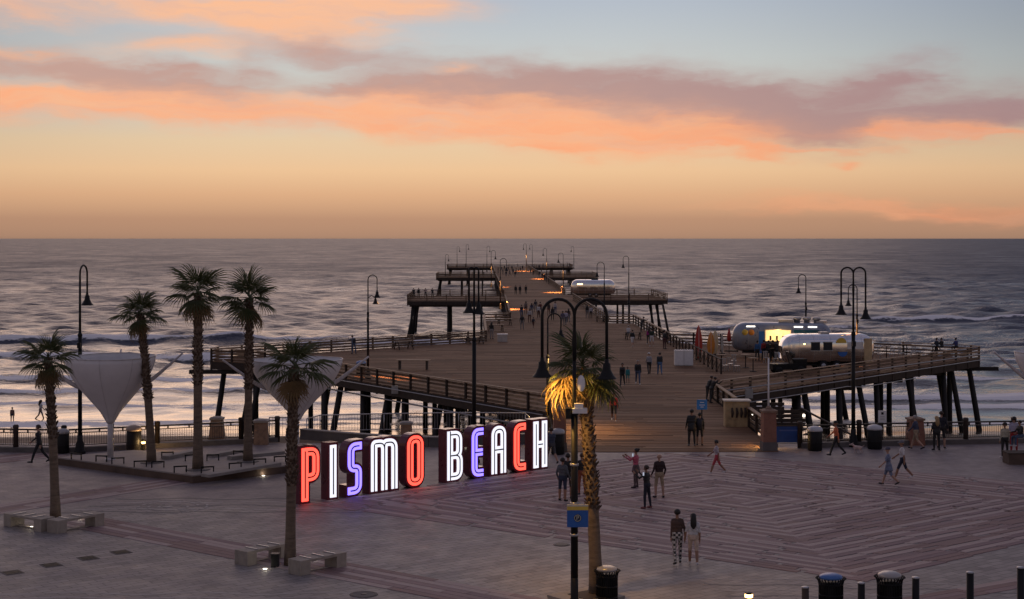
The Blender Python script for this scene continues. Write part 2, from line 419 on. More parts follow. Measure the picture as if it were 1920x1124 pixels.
t = thing('floor_drain', 'small dark oval drain lid in paving left of the lamp post', 'drain cover', G(1053, 1022))
MB().lathe([(.24, 0), (.24, .014), (.2, .016), (.01, .01)], 20).build('cover', MATS['cast_iron'], t)
MB().lathe([(.24, 0), (.29, 0), (.29, .009), (.24, .01)], 20).build('rim', M_conc_d, t)

# ------------------------------------------------------------------ beach
def sand_z(D): return -2.3-(D-EDGE)*.0708
SEA = -6.3
def sand_mat():
    m = bpy.data.materials.new('beach_sand'); m.use_nodes = True; N = NT(m.node_tree); b = m.node_tree.nodes['Principled BSDF']
    v = N.new('ShaderNodeTexCoord').outputs['Object']; x, y, z = N.sep(v)
    n = N.noise(N.xyz(N.m('MULTIPLY', x, .25), y), .35, 6, .65)
    wet = N.step(N.m('ADD', y, N.m('MULTIPLY', n, 16.)), 124, 134)
    c = N.mix(wet, N.ramp(n, [(.3, (.17, .115, .075)), (.7, (.26, .18, .12))]), (.085, .06, .045))
    N.l.new(c, b.inputs['Base Color']); N.put(b.inputs['Roughness'], N.lin(wet, 0, 1, .9, .12))
    bp = N.new('ShaderNodeBump'); bp.inputs['Strength'].default_value = .6; bp.inputs['Distance'].default_value = .08
    N.l.new(N.noise(v, 2.2, 5), bp.inputs['Height']); N.l.new(bp.outputs[0], b.inputs['Normal'])
    N.put(bp.inputs['Strength'], N.lin(wet, 0, 1, .6, .05))
    return m
def grid_mesh(name, X, Y, Z, mats, attr=None):
    r, c = X.shape; me = bpy.data.meshes.new(name)
    co = np.stack([X, Y, Z], -1).reshape(-1, 3).astype(np.float32)
    idx = np.arange(r*c).reshape(r, c)
    q = np.stack([idx[:-1, :-1], idx[:-1, 1:], idx[1:, 1:], idx[1:, :-1]], -1).reshape(-1, 4)
    me.vertices.add(len(co)); me.vertices.foreach_set('co', co.ravel())
    me.loops.add(q.size); me.loops.foreach_set('vertex_index', q.ravel().astype(np.int32))
    me.polygons.add(len(q)); me.polygons.foreach_set('loop_start', np.arange(0, q.size, 4, dtype=np.int32)); me.polygons.foreach_set('loop_total', np.full(len(q), 4, np.int32))
    me.polygons.foreach_set('use_smooth', np.ones(len(q), bool))
    for m in mats: me.materials.append(m)
    me.update(); me.validate()
    if attr is not None:
        for nm, a in attr.items():
            at = me.attributes.new(nm, 'FLOAT', 'POINT'); at.data.foreach_set('value', a.ravel().astype(np.float32))
    return me
gx, gy = np.meshgrid(np.linspace(-160, 160, 161), np.linspace(EDGE-.5, 190, 80))
gz = sand_z(gy)+.16*np.sin(gx*.13+np.sin(gy*.1)*2)*np.cos(gy*.17+gx*.05)+RNG.normal(0, .03, gx.shape)
put('beach', grid_mesh('beach', gx, gy, gz, [sand_mat()]), kind='structure')

# ------------------------------------------------------------------ ocean
def water_mat():
    m = bpy.data.materials.new('sea_water'); m.use_nodes = True; N = NT(m.node_tree); b = m.node_tree.nodes['Principled BSDF']
    v = N.new('ShaderNodeTexCoord').outputs['Object']; x, y, z = N.sep(v)
    fa = N.new('ShaderNodeAttribute'); fa.attribute_name = 'foam'; foam = fa.outputs['Fac']
    far = N.step(y, 150, 900)
    gust = N.noise(N.xyz(N.m('MULTIPLY', x, .9), N.m('MULTIPLY', y, .75), 21.), .03, 8, .80, .2)
    lace = N.noise(N.xyz(N.m('MULTIPLY', x, .35), y), .8, 6, .68, .6)
    lace2 = N.noise(N.xyz(N.m('MULTIPLY', x, .5), y, 4.), 3.2, 5, .65)
    fmask = N.step(N.m('ADD', foam, N.m('ADD', N.m('MULTIPLY', N.m('SUBTRACT', lace, .5), 1.5), N.m('MULTIPLY', N.m('SUBTRACT', lace2, .5), .7))), .40, .66)
    col = N.mix(N.step(y, 130, 260), (.075, .055, .04), (.02, .026, .055))
    N.l.new(N.mix(fmask, col, (.85, .83, .83)), b.inputs['Base Color'])
    N.put(b.inputs['Roughness'], N.m('ADD', N.m('ADD', N.m('ADD', N.lin(N.step(y, 140, 330), 0, 1, .09, .34), N.lin(N.step(y, 300, 900), 0, 1, 0., .16)), N.m('MULTIPLY', N.m('MULTIPLY', N.m('SUBTRACT', gust, .5), N.step(y, 180, 500)), .85)), N.m('MULTIPLY', fmask, .6)))
    b.inputs['IOR'].default_value = 1.333; b.inputs['Specular IOR Level'].default_value = .5
    # wind ripples: crests run along the shore; bigger further out
    h1 = N.noise(N.xyz(N.m('MULTIPLY', x, .8), y, 0.), .9, 5, .62, .3)
    h2 = N.noise(N.xyz(N.m('MULTIPLY', x, .65), y, 7.), .16, 5, .6, .4)
    h3 = N.noise(N.xyz(N.m('MULTIPLY', x, .22), y, 3.), .035, 5, .6, .4)
    calm = N.step(y, 132, 215)
    hf = N.noise(N.xyz(N.m('MULTIPLY', x, .8), y, 11.), .05, 8, .62, .2)
    hh = N.m('ADD', N.m('MULTIPLY', h1, N.m('ADD', .05, N.m('MULTIPLY', calm, .16))), N.m('ADD', N.m('MULTIPLY', h2, N.m('MULTIPLY', calm, 1.2)), N.m('MULTIPLY', hf, N.m('MULTIPLY', N.step(y, 140, 260), 2.6))))
    bp = N.new('ShaderNodeBump'); bp.inputs['Distance'].default_value = 1.0; bp.inputs['Strength'].default_value = .8
    N.l.new(hh, bp.inputs['Height']); N.l.new(bp.outputs[0], b.inputs['Normal'])
    return m
nr, nc = 760, 520
Dr = 112*(1700/112)**(np.linspace(0, 1, nr))
Dr = np.concatenate([Dr, 1700*(26000/1700)**np.linspace(0, 1, 24)[1:]])
U = np.linspace(-.62, .62, nc)
UU, DD = np.meshgrid(U, Dr); XX = UU*DD
step = np.maximum(np.gradient(Dr)[:, None], (U[1]-U[0])*Dr[:, None])
zz = np.zeros_like(XX)
def wob(x, y, sc, seed, n=6):
    r = np.random.default_rng(seed); o = np.zeros_like(x)
    for k in range(n):
        th = r.uniform(0, 2*PI); f = sc*r.uniform(.5, 2.0); o += np.sin((x*np.cos(th)*.6+y*np.sin(th))*f+r.uniform(0, 6.3))/n**.5
    return o
shoal = np.clip((DD-125)/90, 0.03, 1)
for lam, amp, sd in ((41, .11, 1), (27, .09, 2), (17, .08, 3)):
    ph = 2*PI*(DD+6*wob(XX, DD, .02, sd, 6)+XX*RNG.uniform(-.06, .06))/lam
    env = np.clip(.55+.6*wob(XX, DD, .025, sd+20), 0, 1.6)
    s = np.sin(ph); zz += amp*env*(np.sign(s)*np.abs(s)**1.0+.28*np.cos(2*ph))*shoal*np.clip((lam-3.0*step)/lam*1.6, 0, 1)
for k in range(46):
    lam = RNG.uniform(2.2, 13); th = RNG.normal(0, .75); amp = .0125*lam*RNG.uniform(.5, 1.2)*.6
    ph = 2*PI*(DD*math.cos(th)+XX*math.sin(th))/lam+RNG.uniform(0, 6.3)+.8*wob(XX, DD, .05, 100+k, 3)
    zz += amp*np.sin(ph)*shoal*np.clip((lam-3.2*step)/lam*2, 0, 1)
foam = np.zeros_like(zz)
# breakers rolling in: (distance, height, half-length across, centre across, foam run-up)
for D0, amp, hw, xc, fr, sd in ((247, 1.15, 60, -76, 13, 1), (236, .8, 40, -5, 9, 2), (300, 1.1, 30, 95, 4, 3), (282, .7, 60, 80, 5, 4), (209, .75, 80, -80, 12, 5), (205, .5, 50, 60, 10, 6),
                          (183, .5, 90, -60, 9, 7), (176, .55, 40, 72, 9, 12), (166, .62, 120, -50, 8, 8), (159, .55, 45, 66, 8, 9), (150, .22, 150, 0, 4, 10), (143, .16, 160, 20, 4, 11), (137.5, .10, 160, -10, 3, 13), (345, .5, 50, -60, 0, 14), (330, .5, 40, 30, 0, 15), (390, .5, 70, 20, 0, 16)):
    dl = DD-(D0+5.0*wob(XX, DD*0, .03, 40+sd)+2.*wob(XX, DD*0, .11, 60+sd))
    env = np.exp(-((XX-xc)/hw)**4)*np.clip(.62+.6*wob(XX, DD*0, .05, 80+sd), .05, 1.3)
    prof = np.where(dl < 0, np.exp(-(dl/1.3)**2), np.exp(-(dl/5.5)**2))
    zz += amp*env*prof
    if fr > 0: foam = np.maximum(foam, env*np.where(dl < -.4, np.exp(-((dl+.4)/.8)**2), .5*np.exp(-(dl/fr)**2)+.6*np.exp(-(dl/1.7)**2))*1.05)
edge_f = np.exp(-((DD-136-1.6*wob(XX, DD*0, .05, 99))/2.2)**2)*.62
foam = np.maximum(foam, edge_f)
foam = np.maximum(foam, .16*np.exp(-((DD-165)/30)**2))
put('sea', grid_mesh('sea', XX, DD, zz+SEA, [water_mat()], {'foam': foam}), kind='structure')
# ------------------------------------------------------------------ pier
def W(t, s, z=0.): return Vector((9.1-.0185*s+t, s+.0185*t, z))
LE = [(74.4, -5.4), (91, -5.2), (127.5, -28.4), (129.5, -32.2), (131.5, -32.0), (154, -8.9), (191, -9.1), (191.05, -5.8), (251, -5.5), (251.05, -21.7), (275, -21.7), (275.05, -5.5),
      (400, -6), (400.05, -21.6), (420, -21.6), (420.05, -6), (532, -6), (532.05, -22), (552, -22)]
RE = [(74.4, 5.4), (99, 5.8), (130.5, 33.6), (132, 33.4), (152, 9.2), (186, 9.2), (186.05, 6.0), (255, 5.8), (255.05, 21.7), (279, 21.7), (279.05, 5.8),
      (402, 6.2), (402.05, 21), (422, 21), (422.05, 6.2), (532, 6.2), (532.05, 22), (552, 22)]
def TL(s): return float(np.interp(s, [p[0] for p in LE], [p[1] for p in LE]))
def TR(s): return float(np.interp(s, [p[0] for p in RE], [p[1] for p in RE]))
pier = thing('pier', 'long wooden pier with diamond platforms on dark piles running out to sea', 'pier')
M_deck = [mat('deck_plank_a', (.205, .118, .07), .78, 0, .25, 2., .25, 18, stretch=(.3, 3, 1), spec=.12), mat('deck_plank_b', (.165, .093, .056), .8, 0, .25, 2., .25, 18, stretch=(.3, 3, 1), spec=.12),
          mat('deck_plank_c', (.285, .175, .108), .78, 0, .25, 2., .25, 18, stretch=(.3, 3, 1), spec=.12), mat('deck_plank_d', (.105, .06, .038), .8, 0, .25, 2., .25, 18, stretch=(.3, 3, 1), spec=.12)]
rnd = random.Random(11)
for lo, hi, w in ((74.4, 200, .30), (200, 552, .6)):
    dk = MB(); s = lo
    while s < hi-.01:
        sm = s+w/2; a, b = TL(sm)+.05, TR(sm)-.05
        cuts = [a]
        if lo < 100:
            u = a+rnd.uniform(1.5, 5.5)
            while u < b-1.5: cuts.append(u); u += rnd.uniform(4.5, 6.5)
        cuts.append(b)
        for c0, c1 in zip(cuts, cuts[1:]):
            c = W((c0+c1)/2, sm); dk.box((c.x, c.y, -.005+rnd.uniform(-.006, .006)), (c1-c0-.01, w-.022, .07), 0.0185*0, rnd.choices([0, 1, 2, 3], [.4, .3, .18, .12])[0])
        s += w
    dk.build('deck_planks', M_deck, pier, kind='stuff')
# framing under the planks
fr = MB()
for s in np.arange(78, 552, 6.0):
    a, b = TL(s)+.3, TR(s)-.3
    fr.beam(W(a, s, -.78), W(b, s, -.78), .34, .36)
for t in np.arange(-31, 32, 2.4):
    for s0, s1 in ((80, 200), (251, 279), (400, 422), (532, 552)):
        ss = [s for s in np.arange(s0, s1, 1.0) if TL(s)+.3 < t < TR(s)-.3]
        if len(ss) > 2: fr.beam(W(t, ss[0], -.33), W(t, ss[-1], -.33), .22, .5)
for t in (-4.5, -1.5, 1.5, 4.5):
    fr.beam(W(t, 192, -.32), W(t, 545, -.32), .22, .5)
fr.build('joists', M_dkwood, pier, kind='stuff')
# piles
def pile(t, s, lean=(0, 0), r=.2):
    top = W(t, s, -.6); g = min(sand_z(s), SEA)-1.6 if s < 150 else SEA-3
    if s < 90: g = sand_z(s)-.5
    bot = W(t+lean[0], s+lean[1], g)
    MB().tube([top, top.lerp(bot, .5)+Vector((rnd.uniform(-.03, .03), 0, 0)), bot], [r*.92, r, r*1.12], 10).build('pile', M_pile, pier)
for s in np.arange(84, 153, 6.2):
    a, b = TL(s)+.6, TR(s)-.6; n = max(3, int(round((b-a)/5.2)))
    for k in range(n+1):
        t = a+(b-a)*k/n
        ln = (-1.3 if k == 0 and s > 100 else 1.3 if k == n and s > 100 else 0, 0)
        pile(t, s+rnd.uniform(-.15, .15), ln, rnd.uniform(.2, .25))
for k in range(1, 7):                 # a denser row right under the two near edges
    s = 91+(127.5-91)*k/7; pile(TL(s)+.5, s, (0, -.9), .23)
    s = 99+(130.5-99)*k/7; pile(TR(s)-.5, s, (0, -.9), .23)
pile(-31.2, 130.3, (-.9, -1.), .24); pile(32.8, 130.8, (1.0, -.6), .24); pile(-28.3, 128.6, (0, 0), .24); pile(31.2, 131, (0, 0), .24)
for s in np.arange(158, 548, 10.5):
    for t in (TL(s)+.8, 0, TR(s)-.8): pile(t, s, (0, 0) if t == 0 or s > 290 else (math.copysign(.7, t), 0), .22)
for s0, s1 in ((252, 274), (401, 419), (533, 551)):
    for s in (s0, (s0+s1)/2, s1):
        for t in (-20.6, -15, -9.5, 9.5, 15, 20.6): pile(t, s, (math.copysign(1.7, t), 0) if abs(t) > 20 else (0, 0), .2)
# railings: posts, boards and a flat cap along the near edges
def railing(pts, detail=True, bay=2.4, h=1.08, boards=(.16, .42, .68, .92), fascia=True):
    P = [W(t, s) for t, s in pts]
    joined = MB()
    for a, b in zip(P, P[1:]):
        d = b-a; L = d.length; d = d/L; n = max(1, round(L/bay)); side = Vector((d.y, -d.x, 0))*.085
        rail = None
        if detail:
            fm = MB().beam(a+Vector((0, 0, h+.03)), b+Vector((0, 0, h+.03)), .24, .05); rail = fm.build('railing', M_woodlt, pier)
        for k in range(n+1):
            p = a+d*(L*k/n)
            if k == n and (b-P[-1]).length > .1: continue
            m = MB() if detail else joined
            m.box((p.x, p.y, h/2-.35), (.14, .14, h+.7), math.atan2(d.y, d.x))
            if detail: m.build('post', M_dkwood, rail)
        k = 0
        while k < n:
            q = min(k+2, n); p0 = a+d*(L*k/n+.02); p1 = a+d*(L*q/n-.02); k = q
            for zb in boards:
                m = MB() if detail else joined
                m.beam(p0+Vector((0, 0, zb+rnd.uniform(-.012, .012)))+side, p1+Vector((0, 0, zb+rnd.uniform(-.012, .012)))+side, .045, .15)
                if detail: m.build('rail_board', rnd.choice([M_wood, M_wood, M_woodlt]), rail)
        if not detail: joined.beam(a+Vector((0, 0, h+.03)), b+Vector((0, 0, h+.03)), .24, .05)
        if fascia:
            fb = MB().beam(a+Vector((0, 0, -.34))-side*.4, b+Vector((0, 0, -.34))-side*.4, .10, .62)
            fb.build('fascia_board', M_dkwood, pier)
    if not detail: joined.build('far_railing', M_wood, pier, kind='stuff')
railing([(-5.3, 81), (-5.1, 91), (-28.4, 127.5), (-32.2, 129.5)])
railing([(-32.2, 129.5), (-32.0, 131.5), (-8.9, 154)], fascia=True)
railing([(-8.9, 154), (-9.1, 191), (-5.8, 191)], bay=3.0, boards=(.2, .5, .85))
railing([(5.45, 76.2), (5.55, 84)]); railing([(5.65, 89), (5.8, 99), (33.6, 130.5)])
railing([(33.4, 132), (9.2, 152)], bay=3.0, boards=(.2, .5, .85)); railing([(9.2, 152), (9.2, 186), (6., 186)], bay=3.0, boards=(.2, .5, .85))
MB().beam(W(33.6, 130.5, 1.11), W(33.4, 132, 1.11), .24, .05).build('cap_rail', M_woodlt, pier)
far = dict(detail=False, bay=3.2, boards=(.2, .5, .85))
railing([(-5.8, 192), (-5.6, 251), (-21.7, 251), (-21.7, 275), (-5.5, 275), (-6, 400), (-21.6, 400), (-21.6, 420), (-6, 420), (-6, 532), (-22, 532), (-22, 552), (22, 552), (22, 532), (6.2, 532),
         (6.2, 422), (21, 422), (21, 402), (6.2, 402), (5.8, 279), (21.7, 279), (21.7, 255), (5.9, 255), (6., 187)], **far)
for a, b in (((-34.0, 129.2), (-27.5, 129.0)), ((31, 131.0), (35.4, 130.9))):
    MB().beam(W(*a, -.85), W(*b, -.85), .3, .34).build('cap_beam', M_pile, pier)
# service pipes run along the outside of the near edges
def conduit(pts, z, r=.045, m=M_galv):
    MB().tube([W(t, s, zz) for (t, s), zz in zip(pts, z)], r, 6).build('conduit', m, pier)
conduit([(-27.9, 127.0), (-16, 108.2), (-5.4, 91.4)], (-.98, -1.0, -1.0), .06)
conduit([(-28.6, 126.9), (-5.6, 90.6)], (-.06, -.06), .035)
conduit([(6.2, 98.6), (20, 114.2), (33.9, 130.0)], (.50, .50, .52), .04)
conduit([(6.2, 98.5), (20, 114.1), (33.9, 129.9)], (.02, .02, .05), .04)
conduit([(6.3, 98.4), (15, 108.2), (17.5, 111.0), (19, 112.7), (25, 119.6)], (-.45, -.45, -.4, -.62, -.6), .035)
b_ = W(8.5, 101.0, .05); MB().box((b_.x, b_.y-.25, .15), (.5, .22, .62)).build('meter_box', M_galv, pier)
b_ = W(-15.2, 106.6, -.2); MB().box((b_.x-.1, b_.y-.3, -.1), (.45, .2, .55)).build('junction_box', M_galv, pier)

# wooden stair landing and notice cabinet beside the entry
ld = thing('stair_landing', 'dark boarded stair landing with sloping handrails beside the pier entry', 'stair landing', (0, 0, 0))
c = W(7.2, 86.2)
MB().box((c.x, c.y, -.1), (3.0, 3.6, .16)).build('platform', M_dkwood, ld)
for k in range(4): MB().box((c.x, c.y-1.9, .12+.24*k), (3.2, .06, .19)).build('board', M_dkwood, ld)
for k in range(4): MB().box((c.x-.2, c.y+1.9, .12+.24*k), (2.6, .06, .19)).build('board', M_dkwood, ld)
for sx in (1.5,):
    MB().beam((c.x+sx-.2, c.y-1.9, 1.05), (c.x+sx+2.5, c.y-3.4, -.35), .2, .07).build('handrail', M_dkwood, ld)
for k in range(7): MB().box((c.x+1.6+.36*k, c.y-1.1-.18*k, -.25-.2*k), (.34, 1.4, .06), -.5).build('step', M_dkwood, ld)
for k in range(6):
    MB().box((c.x-1.4+.56*k, c.y-1.85, .5), (.1, .1, 1.1)).build('post', M_dkwood, ld)
MB().box((c.x-1.4, c.y-1.95, .62), (.12, .05, .14)).build('step_light', M_lampwhite, ld)
MB().box((c.x+1.5, c.y-1.95, .62), (.12, .05, .14)).build('step_light', M_lampwhite, ld)
t = thing('notice_cabinet', 'pale topped wooden notice cabinet with brown figures beside the pier entry', 'cabinet', G(1422, 835)+Vector((0, 7.5, 0)))
MB().box((0, 0, .72), (1.35, .75, 1.44)).build('body', mat('tan_print', (.42, .30, .16), .7, 0, .3, 2.5), t)
MB().box((0, 0, 1.475), (1.5, .95, .07)).build('top', mat('pale_board', (.66, .6, .5), .6), t)
for x in (-.3, -.05, .2, .42): MB().tube([(x, -.385, .55), (x+.03, -.385, .8), (x, -.385, 1.1)], [.05, .09, .05], 6).build('figure_print', M_dkwood, t)
# ------------------------------------------------------------------ lit letters
M_maroon = mat('maroon_letter_case', (.13, .012, .03), .32, .1, .15, 2., coat=.3)
M_groove = mat('groove_line', (.02, .012, .03), .5)
M_neon = {'r': mat('neon_red', (.6, .05, .04), .3, emit=(1., .075, .048), estr=2.5), 'w': mat('neon_white', (.8, .8, .8), .3, emit=(.88, .89, 1.), estr=1.05),
          'b': mat('neon_violet', (.2, .15, .8), .3, emit=(.21, .15, 1.), estr=2.6)}
A_ = G(570, 945.5); B_ = G(1012, 881); ROWD = (B_-A_).normalized(); ROWN = Vector((ROWD.y, -ROWD.x, 0))
def row_s(px):
    k = (px-960)/F_PX
    return (k*A_.y-A_.x)/(ROWD.x-k*ROWD.y)
def rnd_path(pts, r, n=6, closed=False):
    pts = [Vector((p[0], p[1], 0)) for p in pts]; rs = r if isinstance(r, (list, tuple)) else [r]*len(pts); out = []
    m = len(pts)
    for i, p in enumerate(pts):
        if not closed and i in (0, m-1): out.append(p); continue
        a, b = pts[i-1]-p, pts[(i+1) % m]-p; q = min(rs[i], a.length*.5, b.length*.5)
        if q < .01: out.append(p); continue
        p0, p2 = p+a.normalized()*q, p+b.normalized()*q
        for k in range(n+1):
            u = k/n; out.append(p0*(1-u)**2+p*2*u*(1-u)+p2*u*u)
    return out
def ribbon(mb, path, hw, y0, y1, closed=False, ext=0.):
    """stroke in the letter plane (x, z), from depth y0 (front) to y1 (back)"""
    n = len(path); L = []; Rr = []
    for i, p in enumerate(path):
        a = path[(i-1) % n] if closed or i > 0 else p; b = path[(i+1) % n] if closed or i < n-1 else p
        da = (p-a).normalized() if (p-a).length > 1e-6 else None; db = (b-p).normalized() if (b-p).length > 1e-6 else None
        d = ((da or db)+(db or da)).normalized(); nn = Vector((-d.y, d.x, 0))
        ref = db or da; k = hw/max(.5, nn.dot(Vector((-ref.y, ref.x, 0))))
        q = p.copy()
        if not closed and i == 0: q -= d*ext
        if not closed and i == n-1: q += d*ext
        L.append(q+nn*k); Rr.append(q-nn*k)
    vs = []
    for i in range(n):
        for q in (L[i], Rr[i]):
            vs += [(q.x, y0, q.y), (q.x, y1, q.y)]
    fs = []
    for i in range(n if closed else n-1):
        j = (i+1) % n; a, b = 4*i, 4*j
        fs += [(a, b, b+2, a+2), (a+1, a+3, b+3, b+1), (a, a+1, b+1, b), (a+2, b+2, b+3, a+3)]
    if not closed: fs += [(0, 2, 3, 1), (4*n-4, 4*n-3, 4*n-1, 4*n-2)]
    mb.add(vs, fs)
LH, HWD, MG, DEP = 2.3, .152, .10, .46
def letter(ch, px0, px1, col, label):
    s0, s1 = row_s(px0), row_s(px1); w = s1-s0; o = A_+ROWD*(s0-MG)
    t = thing('letter_sign', label, 'letter sign', o, math.atan2(ROWD.y, ROWD.x), 'lit letters of the plaza sign')
    # the letter stands on z = 0, x along the row, front face at y = 0
    h = HWD; x0, x1 = MG+h, MG+w-h; zb, zt = MG, LH-MG; T = zt-h; Bq = zb+h; mid = (zb+zt)/2
    paths = []; fill = []
    if ch == 'P': paths = [([(x0, zb), (x0, zt)], 0, 0), ([(x0, T), (x1, T), (x1, mid-.12), (x0, mid-.12)], .34, 0)]; fill = [(x0, x1, mid-.12, T)]
    if ch == 'I': paths = [([((x0+x1)/2, zb), ((x0+x1)/2, zt)], 0, 0)]
    if ch == 'S': paths = [([(x1+h, T), (x0, T), (x0, mid), (x1, mid), (x1, Bq), (x0-h, Bq)], .32, 0)]
    if ch == 'M': 
        xm = (x0+x1)/2; paths = [([(x0, zb), (x0, T), (xm, T), (xm, zb)], [0, .1, .34, 0], 0), ([(xm, T-.3), (xm, T), (x1, T), (x1, zb)], .34, 0)]; fill = [(x0, x1, zb, T-.1)]
    if ch == 'O': paths = [([(x0, Bq), (x0, T), (x1, T), (x1, Bq)], .33, 1)]; fill = [(x0, x1, Bq+.1, T-.1)]
    if ch == 'B': paths = [([(x0, zb), (x0, zt)], 0, 0), ([(x0, T), (x1-.03, T), (x1-.03, mid), (x0, mid)], .30, 0), ([(x0, mid), (x1, mid), (x1, Bq), (x0, Bq)], .30, 0)]; fill = [(x0, x1-.05, Bq, T)]
    if ch == 'E': paths = [([(x1+h, T), (x0, T), (x0, Bq), (x1+h, Bq)], .32, 0), ([(x0, mid), (x1+h-.04, mid)], 0, 0)]
    if ch == 'A': paths = [([(x0, zb), (x0, T), (x1, T), (x1, zb)], .36, 0), ([(x0, mid), (x1, mid)], 0, 0)]; fill = [(x0, x1, zb, T-.1)]
    if ch == 'C': paths = [([(x1+h, T), (x0, T), (x0, Bq), (x1+h, Bq)], .32, 0)]
    if ch == 'H': paths = [([(x0, zb), (x0, zt)], 0, 0), ([(x1, zb), (x1, zt)], 0, 0), ([(x0, mid), (x1, mid)], 0, 0)]; fill = [(x0, x1, zb, zt)]
    case = MB(); face = MB(); gr = MB()
    for i, (pts, r, cl) in enumerate(paths):
        pp = rnd_path(pts, r, closed=bool(cl)); e = .0016*i
        ribbon(case, pp, h+MG, .0+e, DEP-e, bool(cl), MG)
        ribbon(face, pp, h, -.035-e, .02+e, bool(cl))
        ribbon(gr, pp, .028, -.040-e, -.02, bool(cl), -.12 if not cl and ch not in 'AEMB' else 0)
    for (a, b, c, d) in fill: case.box(((a+b)/2, DEP/2+.01, (c+d)/2), (b-a, DEP-.03, d-c))
    case.build('case', M_maroon, t); face.build('lit_face', M_neon[col], t); gr.build('groove', M_groove, t)
    MB().box((MG+w/2, DEP/2, .012), (w*.7 if ch not in 'P' else .3, DEP*.7, .024)).build('base_plate', M_black, t) if ch != 'P' else MB().box((MG+h, DEP/2, .012), (.3, DEP*.7, .024)).build('base_plate', M_black, t)
    return t
for ch, a, b, c, lb in (('P', 565.5, 597.5, 'r', 'red lit letter P in maroon case, leftmost letter of the sign'), ('I', 616.5, 632, 'w', 'white lit letter I in maroon case between P and S'),
        ('S', 652, 677.5, 'b', 'violet lit letter S in maroon case, its curves open'), ('M', 695.5, 744.5, 'w', 'wide white lit letter M with rounded twin arches'),
        ('O', 763.5, 793, 'r', 'red lit letter O shaped as a tall rounded ring'), ('B', 838.5, 866.5, 'w', 'white lit letter B that begins the second word'),
        ('E', 884.5, 905.5, 'b', 'violet lit letter E in maroon case between B and A'), ('A', 921.5, 948, 'w', 'white lit letter A with a rounded arch top'),
        ('C', 963.5, 985, 'r', 'red lit letter C in maroon case next to H'), ('H', 1000, 1025, 'w', 'white lit letter H, rightmost letter nearest the pier')):
    letter(ch, a, b, c, lb)
# ------------------------------------------------------------------ bell lamps
ORANGE = (1., .40, .12); WARM = (1., .58, .20)
def bell(parent, p, r=.27, lit=None):
    """bell shade hanging with its rim at p"""
    k = r/.27
    sh = MB().lathe([(.03*k, .56*k), (.055*k, .55*k), (.06*k, .45*k), (.105*k, .42*k), (.115*k, .26*k), (.15*k, .2*k), (.2*k, .1*k), (.27*k, .02*k), (.285*k, 0), (.265*k, 0), (.19*k, .09*k), (.1*k, .2*k), (.01, .24*k)], 18, p).build('bell_shade', M_black, parent)
    if lit:
        MB().lathe([(.02*k, .10*k), (.08*k, .085*k), (.10*k, .05*k), (.07*k, .02*k), (.015*k, .008*k)], 12, p).build('lamp_glass', M_lampwarm, sh)
    return sh
def street_lamp(label, loc, h, arms, drop=1.15, rad=.42, shade=.27, lit=(), energy=250, spot=55, col=ORANGE, box=True, group='bell shaded lamp posts', low=None, aim=None):
    """arms: list of headings (radians) of crook arms; lit: indices of arms whose lamp burns"""
    t = thing('lamp_post', label, 'lamp post', loc, 0, group)
    r0 = .105 if h > 8.4 else .085
    if aim: MB().lathe([(r0*1.25, 0), (r0*1.25, .2), (r0*1.05, .24), (r0*1.02, .82)], 14).build('base', M_black, t)
    else: MB().lathe([(r0*2.6, 0), (r0*2.6, .12), (r0*2.2, .16), (r0*1.9, .5), (r0*1.35, .62), (r0*1.2, .9)], 14).build('base', M_black, t)
    zs = h-rad-.05
    MB().tube([(0, 0, .8), (0, 0, h*.62)], [r0, r0*.92], 12).build('pole', M_black, t)
    two = len(arms) > 1
    z0 = zs-1.3 if two else zs-.2
    MB().tube([(0, 0, h*.62), (0, 0, z0)], [r0*.6, r0*.5], 10).build('upper_pole', M_black, t)
    MB().lathe([(r0*.95, 0), (r0*1.15, .05), (r0*1.0, .14), (r0*.55, .22)], 12, (0, 0, h*.62-.02)).build('collar', M_black, t)
    for i, (hd, dr) in enumerate(arms):
        d = Vector((math.cos(hd), math.sin(hd), 0))
        ctr = d*rad+Vector((0, 0, zs))
        pts = [Vector((0, 0, z0))]
        if two: pts += [d*rad*.06+Vector((0, 0, zs-.8)), d*rad*.0+Vector((0, 0, zs-.35))]
        pts += arc(ctr, rad, PI, 0, 12, d)
        tip = d*(2*rad)+Vector((0, 0, zs-dr)); pts.append(tip)
        MB().tube(pts, .036 if h < 8.4 else .045, 8).build('crook_arm', M_black, t)
        b = bell(t, tip-Vector((0, 0, .5*shade/.27)), shade, i in lit)
        if i in lit:
            lamp_light('lamp_bulb', 'SPOT', tip-Vector((0, 0, .52*shade/.27)), energy, col, t, .10, spot, 1.0 if not aim else .7, Vector(aim).to_track_quat('-Z', 'Y').to_euler() if aim else (0, 0, 0))
    if box: MB().box((.0, -r0-.07, h*.6-.25), (.16, .14, .26)).build('control_box', M_black, t)
    if low:
        hd, zz = low; d = Vector((math.cos(hd), math.sin(hd), 0))
        pts = [Vector((0, 0, zz)), d*.25+Vector((0, 0, zz+.18)), d*.55+Vector((0, 0, zz+.05))]
        MB().tube(pts, .03, 8).build('side_arm', M_black, t); bell(t, pts[-1]-Vector((0, 0, .5)), .24)
    return t
LFT, RGT = PI, 0.
